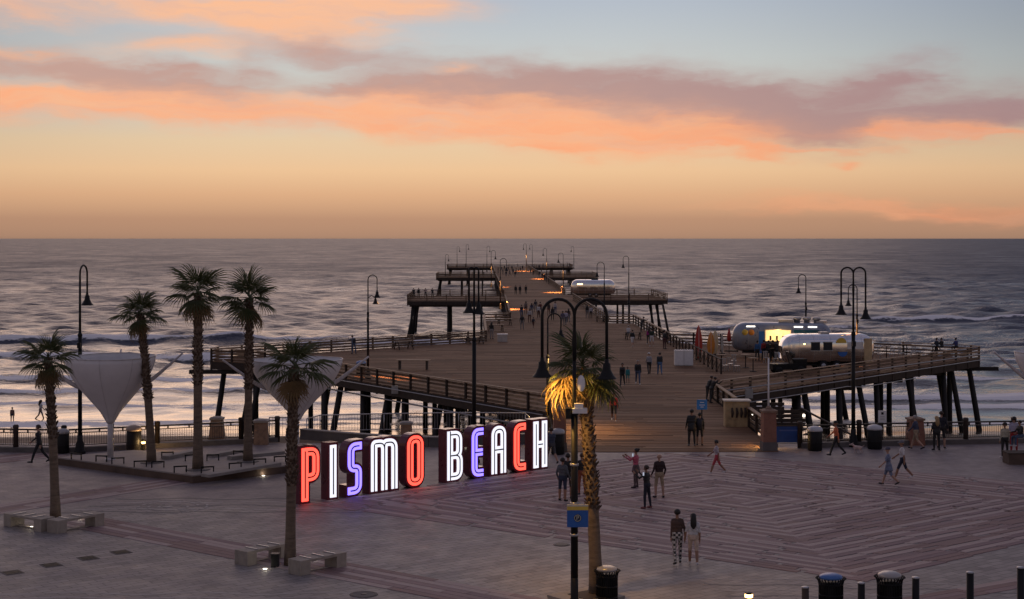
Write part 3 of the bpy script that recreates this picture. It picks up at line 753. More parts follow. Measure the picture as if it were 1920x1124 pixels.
# big plaza lamps
fl = street_lamp('tall twin arm lamp post with blue parking sign in front of the palm', AT(1077, 43.3, 0), 8.80, [(R(182), 1.25), (R(-2), 1.30)], rad=.46, shade=.275, lit=(0,), energy=620, spot=112, col=(1., .52, .10), aim=(.62, .62, -.75), box=False)
MB().lathe([(.01, -.02), (.17, -.02), (.19, .0), (.17, .02), (.01, .02)], 20, (0, 0, 0)).build('antenna_dish', M_white, fl).matrix_local = Matrix.Translation((.19, -.02, 6.35)) @ Matrix.Rotation(R(78), 4, 'X') @ Matrix.Scale(1.25, 4, (0, 1, 0)) @ Matrix.Scale(.62, 4, (1, 0, 0))
MB().box((.15, -.06, 5.58), (.42, .22, .14)).box((.12, -.06, 5.72), (.25, .18, .14)).build('sensor_box', M_white, fl)
MB().box((-.17, -.03, 5.5), (.16, .16, .3)).build('control_box', M_black, fl)
for z in (4.0, 2.9, 2.0): MB().lathe([(.115, 0), (.125, .01), (.125, .06), (.115, .07)], 12, (0, 0, z)).build('steel_band', M_galv, fl)
sg = thing('parking_sign', 'square blue parking sign with cream and yellow top band on lamp post', 'sign', AT(1083, 43.1, ZAT(967, 43.1)))
MB().box((0, 0, -.09), (.60, .03, .48)).build('blue_panel', M_blue, sg); MB().box((0, -.002, .205), (.60, .03, .108)).build('yellow_band', M_yellow, sg)
MB().box((0, -.004, .285), (.60, .03, .052)).build('cream_band', mat('cream_sign', (.6, .56, .45), .5), sg)
MB().lathe([(.11, 0), (.11, .006), (.085, .007), (.085, .003), (.01, .003)], 24).build('ring_emblem', mat('emblem_dark', (.01, .025, .06), .5), sg).matrix_local = Matrix.Translation((0, -.0152, -.07)) @ Matrix.Rotation(R(90), 4, 'X')
rg = MB()
for k in range(24):
    a0, a1 = 2*PI*k/24, 2*PI*(k+1)/24
    rg.add([(q*math.cos(a_), -.0235, q*math.sin(a_)-.07) for a_ in (a0, a1) for q in (.082, .096)], [(0, 1, 3, 2)])
rg.build('emblem_ring', MATS['cream_sign'], sg)
tx = bpy.data.curves.new('glyph', 'FONT'); tx.body = 'P'; tx.size = .17; tx.align_x = 'CENTER'; tx.align_y = 'CENTER'; tx.extrude = .003
tob = bpy.data.objects.new('glyph', tx); COL.objects.link(tob); bpy.context.view_layer.update()
gm = bpy.data.meshes.new_from_object(tob.evaluated_get(bpy.context.evaluated_depsgraph_get())); bpy.data.objects.remove(tob)
gm.materials.clear(); gm.materials.append(MATS['cream_sign'])
put('letter_mark', gm, sg, M=Matrix.Translation((0, -.027, -.07)) @ Matrix.Rotation(R(90), 4, 'X'))
MB().beam((-.02, .02, .40), (.22, .02, .28), .02, .02).build('bracket', M_galv, sg)
street_lamp('tall twin arm lamp post by the fence right of the pier entry', G(1600, 838), 9.05, [(R(165), 1.55), (R(-14), 1.75)], rad=.30, shade=.29)
street_lamp('tall lamp post with narrow crook behind the left tent sail', G(150, 851), 9.2, [(R(82), 1.0)], rad=.42, shade=.30)
street_lamp('twin lamp post rising behind the word BEACH with bells close together', AT(889, 71, 0), 9.15, [(R(205), 1.45), (R(-35), 1.5)], rad=.13, shade=.29, box=False)
street_lamp('lit single lamp post behind the front palm, lamp glowing', AT(1027, 82, 0), 6.45, [(R(8), .5)], rad=.36, shade=.22, lit=(0,), energy=1500, spot=130, col=WARM, box=False)
# pier lamps: (px of pole, distance, height, side the bell hangs to, lit, label)
for px, D, h, sd, lit, lb, low in ((690, 112.5, 7.75, R(15), 1, 'single lamp post with two bells on the near left edge of the pier', (R(5), 6.0)),
        (1607, 121.5, 6.75, R(170), 1, 'lamp post with small crook behind the silver trailer', None), (1511, 137, 7.2, R(185), 0, 'lamp post rising behind the blue grey food trailer', None),
        (1133, 190, 7.45, LFT, 0, 'pier lamp post left of the far silver trailer', None), (1179, 240, 7.6, LFT, 0, 'pier lamp post right of the far silver trailer', None),
        (938, 222, 7.5, RGT, 1, 'pier lamp post on the left rail by the picnic tables', None), (1056, 290, 7.6, LFT, 1, 'lit pier lamp post on the right rail before the second platform', None),
        (921, 322, 7.8, RGT, 1, 'lit pier lamp post on the left rail past the second platform', None), (1025, 385, 7.8, LFT, 1, 'lit pier lamp post on the right rail by the third platform', None),
        (835, 412, 5.95, RGT, 0, 'short pier lamp post at the outer left corner of the third platform', None), (913, 470, 7.9, RGT, 0, 'thin far lamp post on the left of the pier end', None),
        (1076, 510, 7.6, LFT, 0, 'far lamp post on the outer right of the pier end', None), (987, 475, 8.6, LFT, 1, 'far lit lamp post in the middle of the pier end', None),
        (998, 540, 8.2, LFT, 0, 'farthest lamp post just right of the lit middle one', None), (857, 541, 7.3, RGT, 0, 'far lamp post left of the tall far one at the pier end', None), (874, 545, 8.1, RGT, 0, 'tall far lamp post at the left of the pier end', None)):
    o = AT(px, D, .03)
    street_lamp(lb, o, h, [(sd, .85)], rad=.45 if D > 150 else .34, shade=.30 if D > 150 else .27, lit=(0,) if lit else (), energy=26000 if D > 150 else 9000, spot=64 if D > 150 else 60, box=D < 150, low=low, group='lamp posts along the pier')

# ------------------------------------------------------------------ tensile sails
M_post = mat('sail_post_paint', (.55, .52, .52), .45)
def sail(label, base, z_neck, z_top, rx, arms, rz=0.):
    t = thing('shade_sail', label, 'shade sail', base, rz, 'white funnel shaped shade sails')
    b0 = base.z
    MB().tube([(0, 0, 0), (0, 0, 1.2), (0, 0, z_neck-b0+.1)], [.15, .13, .12], 14).build('post', M_post, t)
    MB().lathe([(.26, 0), (.26, .03), (.17, .04), (.16, .1)], 14).build('base_flange', M_post, t)
    n, m = 14, 48; vs = []; hgt = z_top-z_neck
    na = len(arms)
    for i in range(n+1):
        u = i/n; z = z_neck-b0+hgt*u
        for k in range(m):
            an = 2*PI*k/m
            near = max(math.cos(an-a_) for a_ in arms)              # 1 on an arm, less between
            q = max(0, near)**3
            r = .12+rx*(math.sin(PI/2*u)**1.3)*(1.0+.10*q*u)
            vs.append((r*math.cos(an), r*math.sin(an), z-.05*u*u*(1-q)))
    fs = [(i*m+k, i*m+(k+1) % m, (i+1)*m+(k+1) % m, (i+1)*m+k) for i in range(n) for k in range(m)]
    mb = MB(); mb.add(vs, fs, smooth=True); o = mb.build('membrane', M_cloth, t)
    sm = o.modifiers.new('thickness', 'SOLIDIFY'); sm.thickness = .012
    MB().tube([vs[n*m+k] for k in range(m)]+[vs[n*m]], .022, 6, cap=False).build('edge_cable', M_post, o)
    for k in range(0, m, 6): MB().tube([Vector(vs[i*m+k])+Vector((vs[i*m+k][0], vs[i*m+k][1], 0)).normalized()*.006 for i in range(1, n+1)], .009, 5).build('seam', M_post, o)
    for a_ in arms:
        d = Vector((math.cos(a_), math.sin(a_), 0))
        p0 = d*(.14+rx*.36)+Vector((0, 0, z_neck-b0+hgt*.46)); 
        pts = [d*.1+Vector((0, 0, z_neck-b0+.05)), d*(.16+rx*.17)+Vector((0, 0, z_neck-b0+hgt*.24)), p0, d*(rx*.95)+Vector((0, 0, z_neck-b0+hgt*.60)), d*(rx*1.40)+Vector((0, 0, z_neck-b0+hgt*.80)), d*(rx*1.85)+Vector((0, 0, z_neck-b0+hgt*1.02))]
        # smooth the arm
        pp = []
        for i in range(len(pts)-1):
            a, b, c, e = pts[max(i-1, 0)], pts[i], pts[i+1], pts[min(i+2, len(pts)-1)]
            for k in range(5):
                u = k/5; pp.append(.5*((2*b)+(c-a)*u+(2*a-5*b+4*c-e)*u*u+(3*b-a-3*c+e)*u**3))
        pp.append(pts[-1])
        MB().tube(pp, [.06+.05*math.sin(PI*min(1, i/len(pp)*1.2)) if i < len(pp)*.85 else .045 for i in range(len(pp))], 10).build('arm', M_post, t)
    return t
b = G(207, 862, .35); sail('left white funnel sail standing on the raised platform', b, ZAT(795, b.y), ZAT(668, b.y), 1.75, [R(16), R(96), R(200)])
b = AT(556, 71, 0); sail('white funnel sail half hidden behind the palm beside the P', b, ZAT(790, 71), ZAT(674, 71), 1.85, [R(16), R(96), R(200)])
b = AT(1992, 71, 0); sail('white sail at the right edge of the picture, only one arm showing', b, ZAT(785, 71), ZAT(660, 71), 1.9, [R(18), R(92), R(192)])

# ------------------------------------------------------------------ fences on the plaza edge
M_fence = mat('bronze_fence', (.028, .021, .018), .5, .1)
M_fpost = mat('round_timber_post', (.05, .034, .027), .7, 0, .25, 3., .2)
def fence(label, pts, post_px=None, h=1.1, kerb=True, bay=2.9, posts=True):
    t = thing('plaza_fence', label, 'fence')
    for a, b in zip(pts, pts[1:]):
        L = (b-a).length; d = (b-a)/L; n = max(1, round(L/bay)); up = Vector((0, 0, 1))
        if kerb: MB().beam(a+up*.12, b+up*.12, .42, .24).build('kerb', M_conc_d, t)
        for k in range(n+1):
            if posts:
                p = a+d*(L*k/n); MB().lathe([(.13, 0), (.13, 1.16), (.145, 1.18), (.145, 1.28), (.10, 1.33)], 12, p).build('post', M_fpost, t)
        for zz, w in ((h, .075), (h-.16, .04), (.34, .04)):
            MB().beam(a+up*zz, b+up*zz, .06, w).build('rail', M_fence, t)
        pk = MB(); m = int(L/.115)
        for k in range(m):
            p = a+d*(L*(k+.5)/m); pk.box((p.x, p.y, (h-.16+.34)/2), (.016, .016, h-.5))
        pk.build('pickets', M_fence, t, kind='stuff')
        sp = MB(); m = int(L/1.0)
        for k in range(m):
            p = a+d*(L*(k+.5)/m); sp.box((p.x, p.y, h-.08), (.07, .05, .12))
        sp.build('rail_blocks', M_fence, t, kind='stuff')
    return t
fence('dark picket fence with timber posts along the beach behind left palms', [G(-60, 846), G(120, 849), G(295, 840), G(452, 832), G(520, 829)])
fence('dark picket fence with timber posts along the beach right of the pier', [G(1500, 840), G(1720, 834), G(1990, 829)])
# low curved wall with a pipe railing beside the pier
def pipe_rail(label, pts, h=.95, bal=True):
    t = thing('pipe_railing', label, 'railing')
    up = Vector((0, 0, 1))
    MB().tube([p+up*h for p in pts], .03, 8).build('top_rail', M_galv, t)
    MB().tube([p+up*.1 for p in pts], .022, 6).build('bottom_rail', M_galv, t)
    pk = MB()
    for a, b in zip(pts, pts[1:]):
        n = max(1, int((b-a).length/.16))
        for k in range(n):
            p = a.lerp(b, k/n); pk.box((p.x, p.y, p.z+h/2+.05), (.015, .015, h-.1))
    pk.build('balusters', M_galv, t, kind='stuff')
    for i, p in enumerate(pts): MB().tube([p, p+up*h], .028, 8).build('post', M_galv, t)
wl = []
for i in range(13):
    u = i/12; wl.append(AT(566+(1042-566)*u, 79.5-3.2*math.sin(PI*u*.9)-.0, 0))
cw = thing('curved_wall', 'low curved concrete wall behind the letters', 'wall')
for a, b in zip(wl, wl[1:]):
    MB().beam(a+Vector((0, 0, .22)), b+Vector((0, 0, .22)), .32, .5).build('wall_segment', M_conc_d, cw); MB().beam(a+Vector((0, 0, .495)), b+Vector((0, 0, .495)), .38, .05).build('coping', M_conc, cw)
MB().lathe([(.05, 0), (.09, .05), (.09, .14), (.04, .18)], 10, AT(766, 76.2, .42)).build('wall_light', M_lampwarm, cw)
pipe_rail('grey pipe railing along the ramp behind the letters', [AT(575, 83, -.35), AT(600, 82.6, -.1), AT(720, 82, .05), AT(860, 81.2, .2), AT(985, 80.6, .25), AT(1003, 79.8, -.2)])
pipe_rail('short pipe railing between the tan pillar and front palm', [AT(505, 79.5, 0), AT(555, 79.5, 0)], 1.1)

# ------------------------------------------------------------------ pillars
def pillar(label, loc, h, w, cap=True, m=M_stone, taper=.8, base=True):
    t = thing('pillar', label, 'pillar', loc, R(4))
    def fr(z0, z1, w0, w1): 
        mb = MB(); mb.add([(x*w0/2, y*w0/2, z0) for x, y in ((-1, -1), (1, -1), (1, 1), (-1, 1))]+[(x*w1/2, y*w1/2, z1) for x, y in ((-1, -1), (1, -1), (1, 1), (-1, 1))],
                          [(3, 2, 1, 0), (4, 5, 6, 7), (0, 1, 5, 4), (1, 2, 6, 5), (2, 3, 7, 6), (3, 0, 4, 7)]); return mb
    z = 0
    if base: fr(0, .45, w*1.12, w*1.08).build('plinth', M_conc_d if m is M_brick else m, t); z = .45
    fr(z, h-.1, w, w*taper).build('shaft', m, t)
    if cap: fr(h-.1, h, w*taper*1.18, w*taper*1.22).build('cap', M_conc if m is M_stone else M_stone, t); fr(h, h+.05, w*taper*1.0, w*taper*.7).build('cap_top', M_conc if m is M_stone else M_stone, t)
    return t
pillar('tapered tan stone pillar at the fence between two palms', G(407, 826), 1.18, .82, base=False, taper=.72)
pillar('tan stone pillar with flat cap right of the third palm', G(490, 833), 1.22, .72, base=False, taper=.88)
pillar('small tan pillar standing behind the letters M and O', AT(762, 77.8, .3), .75, .62, base=False, taper=.9)
pillar('terracotta pillar at the left side of the pier entry', G(1049, 846), 2.1, .62, m=M_brick, taper=.94)
pr = pillar('terracotta pillar with white pole at the right of pier entry', G(1441, 845), 2.0, .66, m=M_brick, taper=.94)
MB().tube([(0, 0, 2.0), (0, 0, 4.55)], [.05, .035], 8).build('flag_pole', M_white, pr); MB().lathe([(.2, 2.04), (.12, 2.12), (.06, 2.2)], 10).build('pole_foot', M_stone, pr)
pillar('rusty orange pillar by the fence behind a standing man', G(1716, 834), 1.35, .8, m=M_brick, taper=.82, base=False)
for px, py, lb, xx in ((1428, 838, 'small lit bollard light glowing by the right entry pillar', 0), (1055, 846, 'small lit bollard light glowing by the left entry pillar', 0)):
    t = thing('bollard_light', lb, 'bollard light', G(px+3, py), 0, 'lit bollard lights at the pier entry')
    MB().lathe([(.06, 0), (.06, .78), (.075, .8)], 10).build('stem', M_black, t); MB().lathe([(.075, .8), (.085, .85), (.085, .97), (.04, 1.0)], 10).build('lamp_glass', M_lampwarm, t)
    lamp_light('bollard_bulb', 'POINT', (0, -.12, .75), 60, WARM, t, .08)

# ------------------------------------------------------------------ raised platform with palms
plat = thing('raised_platform', 'low raised stone platform with palms and seat brackets', 'platform')
p0, p1, p2 = G(361, 907), G(108, 872), G(560, 885)
p3 = p1+(p2-p0)*1.35; 
corners = [p0, p2, p2+(p1-p0)*.52, p1+(p2-p0)*.72, p1]
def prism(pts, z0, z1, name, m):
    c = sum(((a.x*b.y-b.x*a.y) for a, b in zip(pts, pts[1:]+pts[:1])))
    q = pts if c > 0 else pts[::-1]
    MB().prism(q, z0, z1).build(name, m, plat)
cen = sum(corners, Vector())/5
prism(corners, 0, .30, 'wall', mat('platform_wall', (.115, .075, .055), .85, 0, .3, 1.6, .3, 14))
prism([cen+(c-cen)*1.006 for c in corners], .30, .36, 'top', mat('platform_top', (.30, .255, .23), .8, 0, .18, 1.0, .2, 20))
def slab(a, b, w=.42, h=.16): MB().beam(Vector((a.x, a.y, .36+h/2)), Vector((b.x, b.y, .36+h/2)), w, h).build('seat_slab', M_conc, plat)
slab(G(310, 862, .36), G(365, 850, .36)); slab(G(395, 858, .36), G(455, 848, .36)); slab(G(385, 895, .36), G(520, 872, .36), .5, .12); slab(G(430, 862, .36), G(530, 852, .36))
def bracket(px, py, rz, lb):
    t = thing('seat_bracket', lb, 'metal bracket', G(px, py, .36)+Vector((0, 0, .36-.36)), rz, 'black metal brackets on the raised platform')
    MB().tube([(-.26, 0, 0), (-.26, 0, .26)], .03, 6).build('leg', M_black, t); MB().tube([(.26, 0, 0), (.26, 0, .26)], .03, 6).build('leg', M_black, t)
    MB().tube([(-.29, 0, .26), (.29, 0, .26)], .035, 6).build('bar', M_black, t)
for i, (px, py, rz, lb) in enumerate(((143, 862, -.3, 'leftmost low black bracket near the platform left end'), (190, 866, -.2, 'low black bracket just left of the left sail post'), (221, 870, .3, 'low black bracket at the foot of the left sail post'),
        (263, 876, .3, 'low black bracket before the left tall palm trunk'), (296, 877, .2, 'low black bracket right of the left tall palm trunk'), (338, 886, .4, 'low black bracket left of the middle palm trunk foot'),
        (389, 887, .3, 'low black bracket right of the middle palm trunk foot'), (314, 859, .1, 'low black bracket on the pale slab behind left palms'), (358, 864, .5, 'low black bracket just behind the middle palm trunk'),
        (399, 864, .2, 'low black bracket on the slab between middle and right palm'), (447, 857, -.4, 'low black bracket left of the third tall palm trunk'), (441, 880, .4, 'low black bracket on the platform right front edge'), (487, 872, .3, 'low black bracket nearest the front palm trunk'), (525, 867, .4, 'rightmost low black bracket beside the letter P'))):
    bracket(px, py, rz, lb)
t = thing('ground_light', 'glowing floor light on paving behind the left tall palm', 'floor light', AT(268, 74.5, 0))
MB().lathe([(.10, 0), (.10, .5), (.13, .52), (.13, .60), (.05, .64)], 12).build('housing', M_black, t); MB().lathe([(.09, .40), (.115, .42), (.115, .50), (.09, .52)], 12).build('lamp_glass', M_lampwarm, t)
lamp_light('ground_bulb', 'POINT', (.5, -.5, .5), 70, (1., .62, .25), t, .06)

# ------------------------------------------------------------------ benches
M_bench = mat('pale_bench_slats', (.36, .31, .26), .7, 0, .18, 3., .2, 20)
def bench(label, a, b, hgt=.46, w=.62):
    c = (a+b)/2; d = b-a; L = d.length; t = thing('bench', label, 'bench', c, math.atan2(d.y, d.x), 'box shaped slatted benches on the plaza')
    n = 9
    for k in range(n): MB().box((0, -w/2+w*(k+.5)/n, hgt-.04), (L, w/n-.012, .08)).build('slat', M_bench, t)
    for s in (-1, 1):
        for k in range(n): MB().box((s*(L/2-.04 if L < 1.6 else L/2-.2), -w/2+w*(k+.5)/n, (hgt-.08)/2), (.08 if L < 1.6 else .4, w/n-.012, hgt-.085)).build('end_slat', M_bench, t)
    MB().box((0, 0, .02), (L*.96, .08, .04)).build('foot_rail', M_bench, t)
    for k in (-1, 0, 1): MB().box((k*L*.26, 0, hgt+.015), (.05, w*.9, .03)).build('skate_stop', M_galv, t)
    return t
bench('slatted bench left of the leftmost palm at the picture edge', G(20, 984), G(90, 996)); bench('slatted bench right of the leftmost palm, lit beneath', G(98, 1000), G(186, 984))
bench('slatted bench behind the front left palm trunk', G(452, 1060), G(532, 1042)); bench('slatted bench before the front left palm trunk', G(552, 1078), G(638, 1060))
for i, (px, py, lb) in enumerate(((58, 989, 'tiny white floor spotlight under the leftmost bench'), (150, 974, 'tiny white floor spotlight under the bench right of leftmost palm'), (497, 1068, 'tiny white floor spotlight before the front left palm'), (589, 1049, 'tiny white floor spotlight behind the near bench'), (494, 893, 'small white floor light on paving near the platform'))):
    t = thing('floor_spotlight', lb, 'floor light', G(px, py), 0, 'white floor spotlights')
    MB().lathe([(.11, 0), (.11, .012), (.07, .014)], 12).build('ring', M_galv, t); MB().lathe([(.07, .015), (.07, .022), (.01, .024)], 12).build('lamp_glass', M_lampwhite, t)
    lamp_light('spot_bulb', 'POINT', (0, 0, .10), 1.1, (1., .9, .7), t, .05)

# ------------------------------------------------------------------ bins and bollards
M_lidb = mat('blue_lid', (.06, .16, .42), .4); M_lidg = mat('grey_lid', (.35, .34, .34), .35, .2)
def slat_bin(label, loc, h=.95, r=.33, lid=M_lidg):
    t = thing('litter_bin', label, 'litter bin', loc, 0, 'black slatted litter bins at the front')
    MB().lathe([(r*.92, 0), (r*.92, .06), (r*.9, h*.8), (r*.86, h*.82)], 20).build('liner', M_black, t)
    n = 26
    for k in range(n):
        an = 2*PI*k/n; c, s = math.cos(an), math.sin(an)
        MB().tube([(r*c, r*s, .04), (r*c, r*s, h*.72), (r*1.06*c, r*1.06*s, h*.86), (r*1.24*c, r*1.24*s, h*.96), (r*1.3*c, r*1.3*s, h*.93)], .018, 5).build('slat', M_black, t)
    for zz in (.1, h*.45, h*.76): MB().lathe([(r*1.0, zz), (r*1.07, zz), (r*1.07, zz+.04), (r*1.0, zz+.04)], 20).build('band', M_black, t)
    MB().lathe([(r*.95, h*.94), (r*1.0, h*.97), (r*.96, h*1.02), (r*.6, h*1.07), (.01, h*1.085)], 20).build('lid', lid, t)
slat_bin('black slatted bin at the foot of the front palm', AT(1138, 44.0, 0), .92, .30)
slat_bin('black slatted bin with blue lid at the bottom right', AT(1558, 43.1, -.05), .95, .33, M_lidb)
slat_bin('black slatted bin with grey lid right of the blue lidded one', AT(1668, 42.6, -.02), 1.08, .33)
def round_bin(label, loc, h=1.15, r=.42, lid=M_lidg):
    t = thing('litter_bin', label, 'litter bin', loc, 0, 'round black bins by the fence')
    MB().lathe([(r*.9, 0), (r, .05), (r, h*.78), (r*.94, h*.8)], 20).build('body', M_black, t)
    MB().lathe([(r*1.06, h*.8), (r*1.08, h*.86), (r*.9, h*.95), (r*.4, h), (.02, h*1.01)], 20).build('lid', lid, t)
    MB().lathe([(r*1.01, h*.3), (r*1.03, h*.31), (r*1.03, h*.34), (r*1.01, h*.35)], 20).build('band', M_black, t)
round_bin('round black bin with striped lid behind the left platform', G(251, 849), 1.35, .36, mat('tan_lid', (.35, .27, .22), .5)); round_bin('narrow black bin by the leftmost palm trunk', G(118, 850), 1.2, .3)
round_bin('black bin just right of letter H beside the pillar', G(1046, 852), 1.25, .33); round_bin('black bin right of the blue banner by the fence', G(1528, 845), 1.2, .36, mat('pale_lid', (.5, .5, .52), .4)); round_bin('black bin right of the twin lamp post by the fence', G(1640, 842), 1.2, .36, mat('pale_lid', (.5, .5, .52), .4))
t = round_bin('blue recycling bin on the pier near the left railing', G(677, 705, .03), 1.15, .36, M_lidb)
for px, D, zt, lb, m in ((1510, 42.6, 1100, 'short rust brown bollard left of the blue lidded bin', M_fpost), (1615, 42.5, 1092, 'black bollard between the two slatted bins', M_black), (1717, 42.3, 1082, 'black bollard just right of the grey lidded bin', M_black),
                         (1819, 42.0, 1072, 'tall black bollard second from the right edge', M_black), (1914, 41.5, 1063, 'black bollard at the right edge of the picture', M_black), (1404, 42.6, 1111, 'lit bollard with yellow lamp at the bottom edge', M_black)):
    hh = ZAT(zt, D)+.18; t = thing('bollard', lb, 'bollard', AT(px, D, -.18), 0, 'bollards along the bottom edge')
    MB().lathe([(.17, 0), (.17, .1), (.105, .14), (.10, hh-.03)], 14).build('shaft', m, t); MB().lathe([(.108, hh-.04), (.108, hh-.01), (.06, hh+.005)], 14).build('cap', M_galv if px != 1404 else M_black, t)
    if px == 1404:
        MB().lathe([(.105, hh-.14), (.112, hh-.13), (.112, hh-.05), (.105, hh-.045)], 14).build('lamp_glass', M_lampwarm, t)
t = thing('litter_bin', 'small black box bin between the two benches at the palm', 'litter bin', G(516, 1063)); MB().box((0, 0, .2), (.24, .24, .4)).build('body', M_black, t); MB().box((0, 0, .415), (.27, .27, .03)).build('lid', M_black, t)

# ------------------------------------------------------------------ signs
t = thing('sign_post', 'blue square sign on a dark post on the pier deck', 'sign', G(1316, 835, .03))
MB().tube([(0, 0, 0), (0, 0, 2.1)], .035, 8).build('post', M_black, t); MB().box((0, -.05, 2.05), (.52, .03, .50)).build('panel', mat('bright_blue_sign', (.04, .22, .55), .4), t)
for z, w in ((2.16, .2), (2.03, .28), (1.93, .16)): MB().box((0, -.067, z), (w, .006, .035)).build('pale_mark', M_white, t)
t = thing('banner', 'blue banner hung beside the right entry pillar', 'banner', G(1476, 838)+Vector((0, -.3, 0)))
MB().box((0, 0, .66), (1.22, .04, .80)).build('panel', mat('deep_blue_banner', (.01, .06, .26), .5), t); MB().box((0, -.005, .22), (1.26, .05, .06)).build('bottom_bar', M_galv, t)
MB().box((0, -.003, 1.08), (1.24, .05, .05)).build('top_bar', M_dkwood, t); MB().box((0, -.023, .86), (.9, .004, .07)).build('faded_stripe', mat('faded_blue', (.08, .13, .36), .5), t)
for x in (-.55, .55): MB().box((x, .03, .55), (.06, .06, 1.1)).build('leg', M_dkwood, t)
t = thing('notice_sign', 'white notice board on the beach fence right of the twin lamp', 'sign', AT(1654, 77.2, 0))
MB().box((0, 0, .6), (.07, .07, 1.2)).build('post', M_fpost, t); MB().box((0, -.05, 1.42), (.42, .03, .62)).build('panel', M_white, t); MB().box((0, -.068, 1.58), (.12, .005, .12)).build('dark_mark', M_black, t)
for z in (1.42, 1.34, 1.27): MB().box((0, -.068, z), (.22, .005, .025)).build('grey_line', M_galv, t)
t = thing('planter_box', 'brown planter block at the right picture edge under seated people', 'planter', G(1922, 872)); MB().box((0, .45, .25), (1.5, .9, .50)).build('body', MATS['platform_wall'], t); MB().box((0, .45, .52), (1.56, .96, .05)).build('coping', M_dkwood, t)
# ------------------------------------------------------------------ fan palms
def leaf_mat(name, a, b):
    m = bpy.data.materials.new(name); m.use_nodes = True; N = NT(m.node_tree); p = m.node_tree.nodes['Principled BSDF']
    oi = N.new('ShaderNodeObjectInfo'); v = N.new('ShaderNodeTexCoord').outputs['Object']
    f = N.m('ADD', N.m('MULTIPLY', oi.outputs['Random'], .6), N.m('MULTIPLY', N.noise(v, 5., 3), .4))
    N.l.new(N.mix(f, a, b), p.inputs['Base Color']); p.inputs['Roughness'].default_value = .5
    tr = N.new('ShaderNodeBsdfTranslucent'); N.l.new(N.mix(f, b, a), tr.inputs[0])
    mx = N.new('ShaderNodeMixShader'); mx.inputs[0].default_value = .25
    out = m.node_tree.nodes['Material Output']; N.l.new(p.outputs[0], mx.inputs[1]); N.l.new(tr.outputs[0], mx.inputs[2]); N.l.new(mx.outputs[0], out.inputs[0])
    return m
M_frond = leaf_mat('fan_palm_leaf', (.038, .056, .018), (.10, .11, .034)); M_dead = leaf_mat('dry_palm_leaf', (.15, .10, .05), (.30, .20, .09))
M_trunk = mat('palm_trunk', (.17, .125, .09), .9, 0, .3, 3., .6, 9, stretch=(1, 1, 5)); M_boot = mat('palm_boot', (.085, .052, .033), .9, 0, .4, 6., .4, 14)
def fan_leaf(seed, dead=False):
    r = random.Random(seed); mb = MB(); n = 20; lp = .50
    # petiole along +x, then the fan; segments are folded and droop at the tips
    mb.tube([(0, 0, 0), (lp*.5, 0, .015), (lp, 0, 0)], [.022, .016, .012], 5)
    for k in range(n):
        u = k/(n-1)*2-1; an = u*R(100); L = (.95-.32*abs(u)**1.6)*r.uniform(.9, 1.08)
        d = Vector((math.cos(an), math.sin(an), 0)); q = Vector((-math.sin(an), math.cos(an), 0))
        w = .029; o = Vector((lp, 0, 0)); dr = r.uniform(.4, 1.0)*(2.2 if dead else 1.0)
        p0 = o+d*.04; p1 = o+d*L*.5+Vector((0, 0, .03-.10*abs(u)-.03*dr)); p2 = o+d*L*.82+Vector((0, 0, -.03-.13*abs(u)-.10*dr)); p3 = o+d*L+Vector((0, 0, -.10-.14*abs(u)-.26*dr))
        f = Vector((0, 0, .018))
        mb.add([p0-q*.008, p0+q*.008, p1-q*w-f, p1+f, p1+q*w-f, p2-q*w*.45-f, p2+f*.6, p2+q*w*.45-f, p3], [(0, 3, 2), (0, 1, 3), (1, 4, 3), (2, 3, 6, 5), (3, 4, 7, 6), (5, 6, 8), (6, 7, 8)])
    return mb
LEAF = [fan_leaf(i).mesh('frond', M_frond) for i in range(4)]; DEAD = [fan_leaf(20+i, True).mesh('frond', M_dead) for i in range(2)]
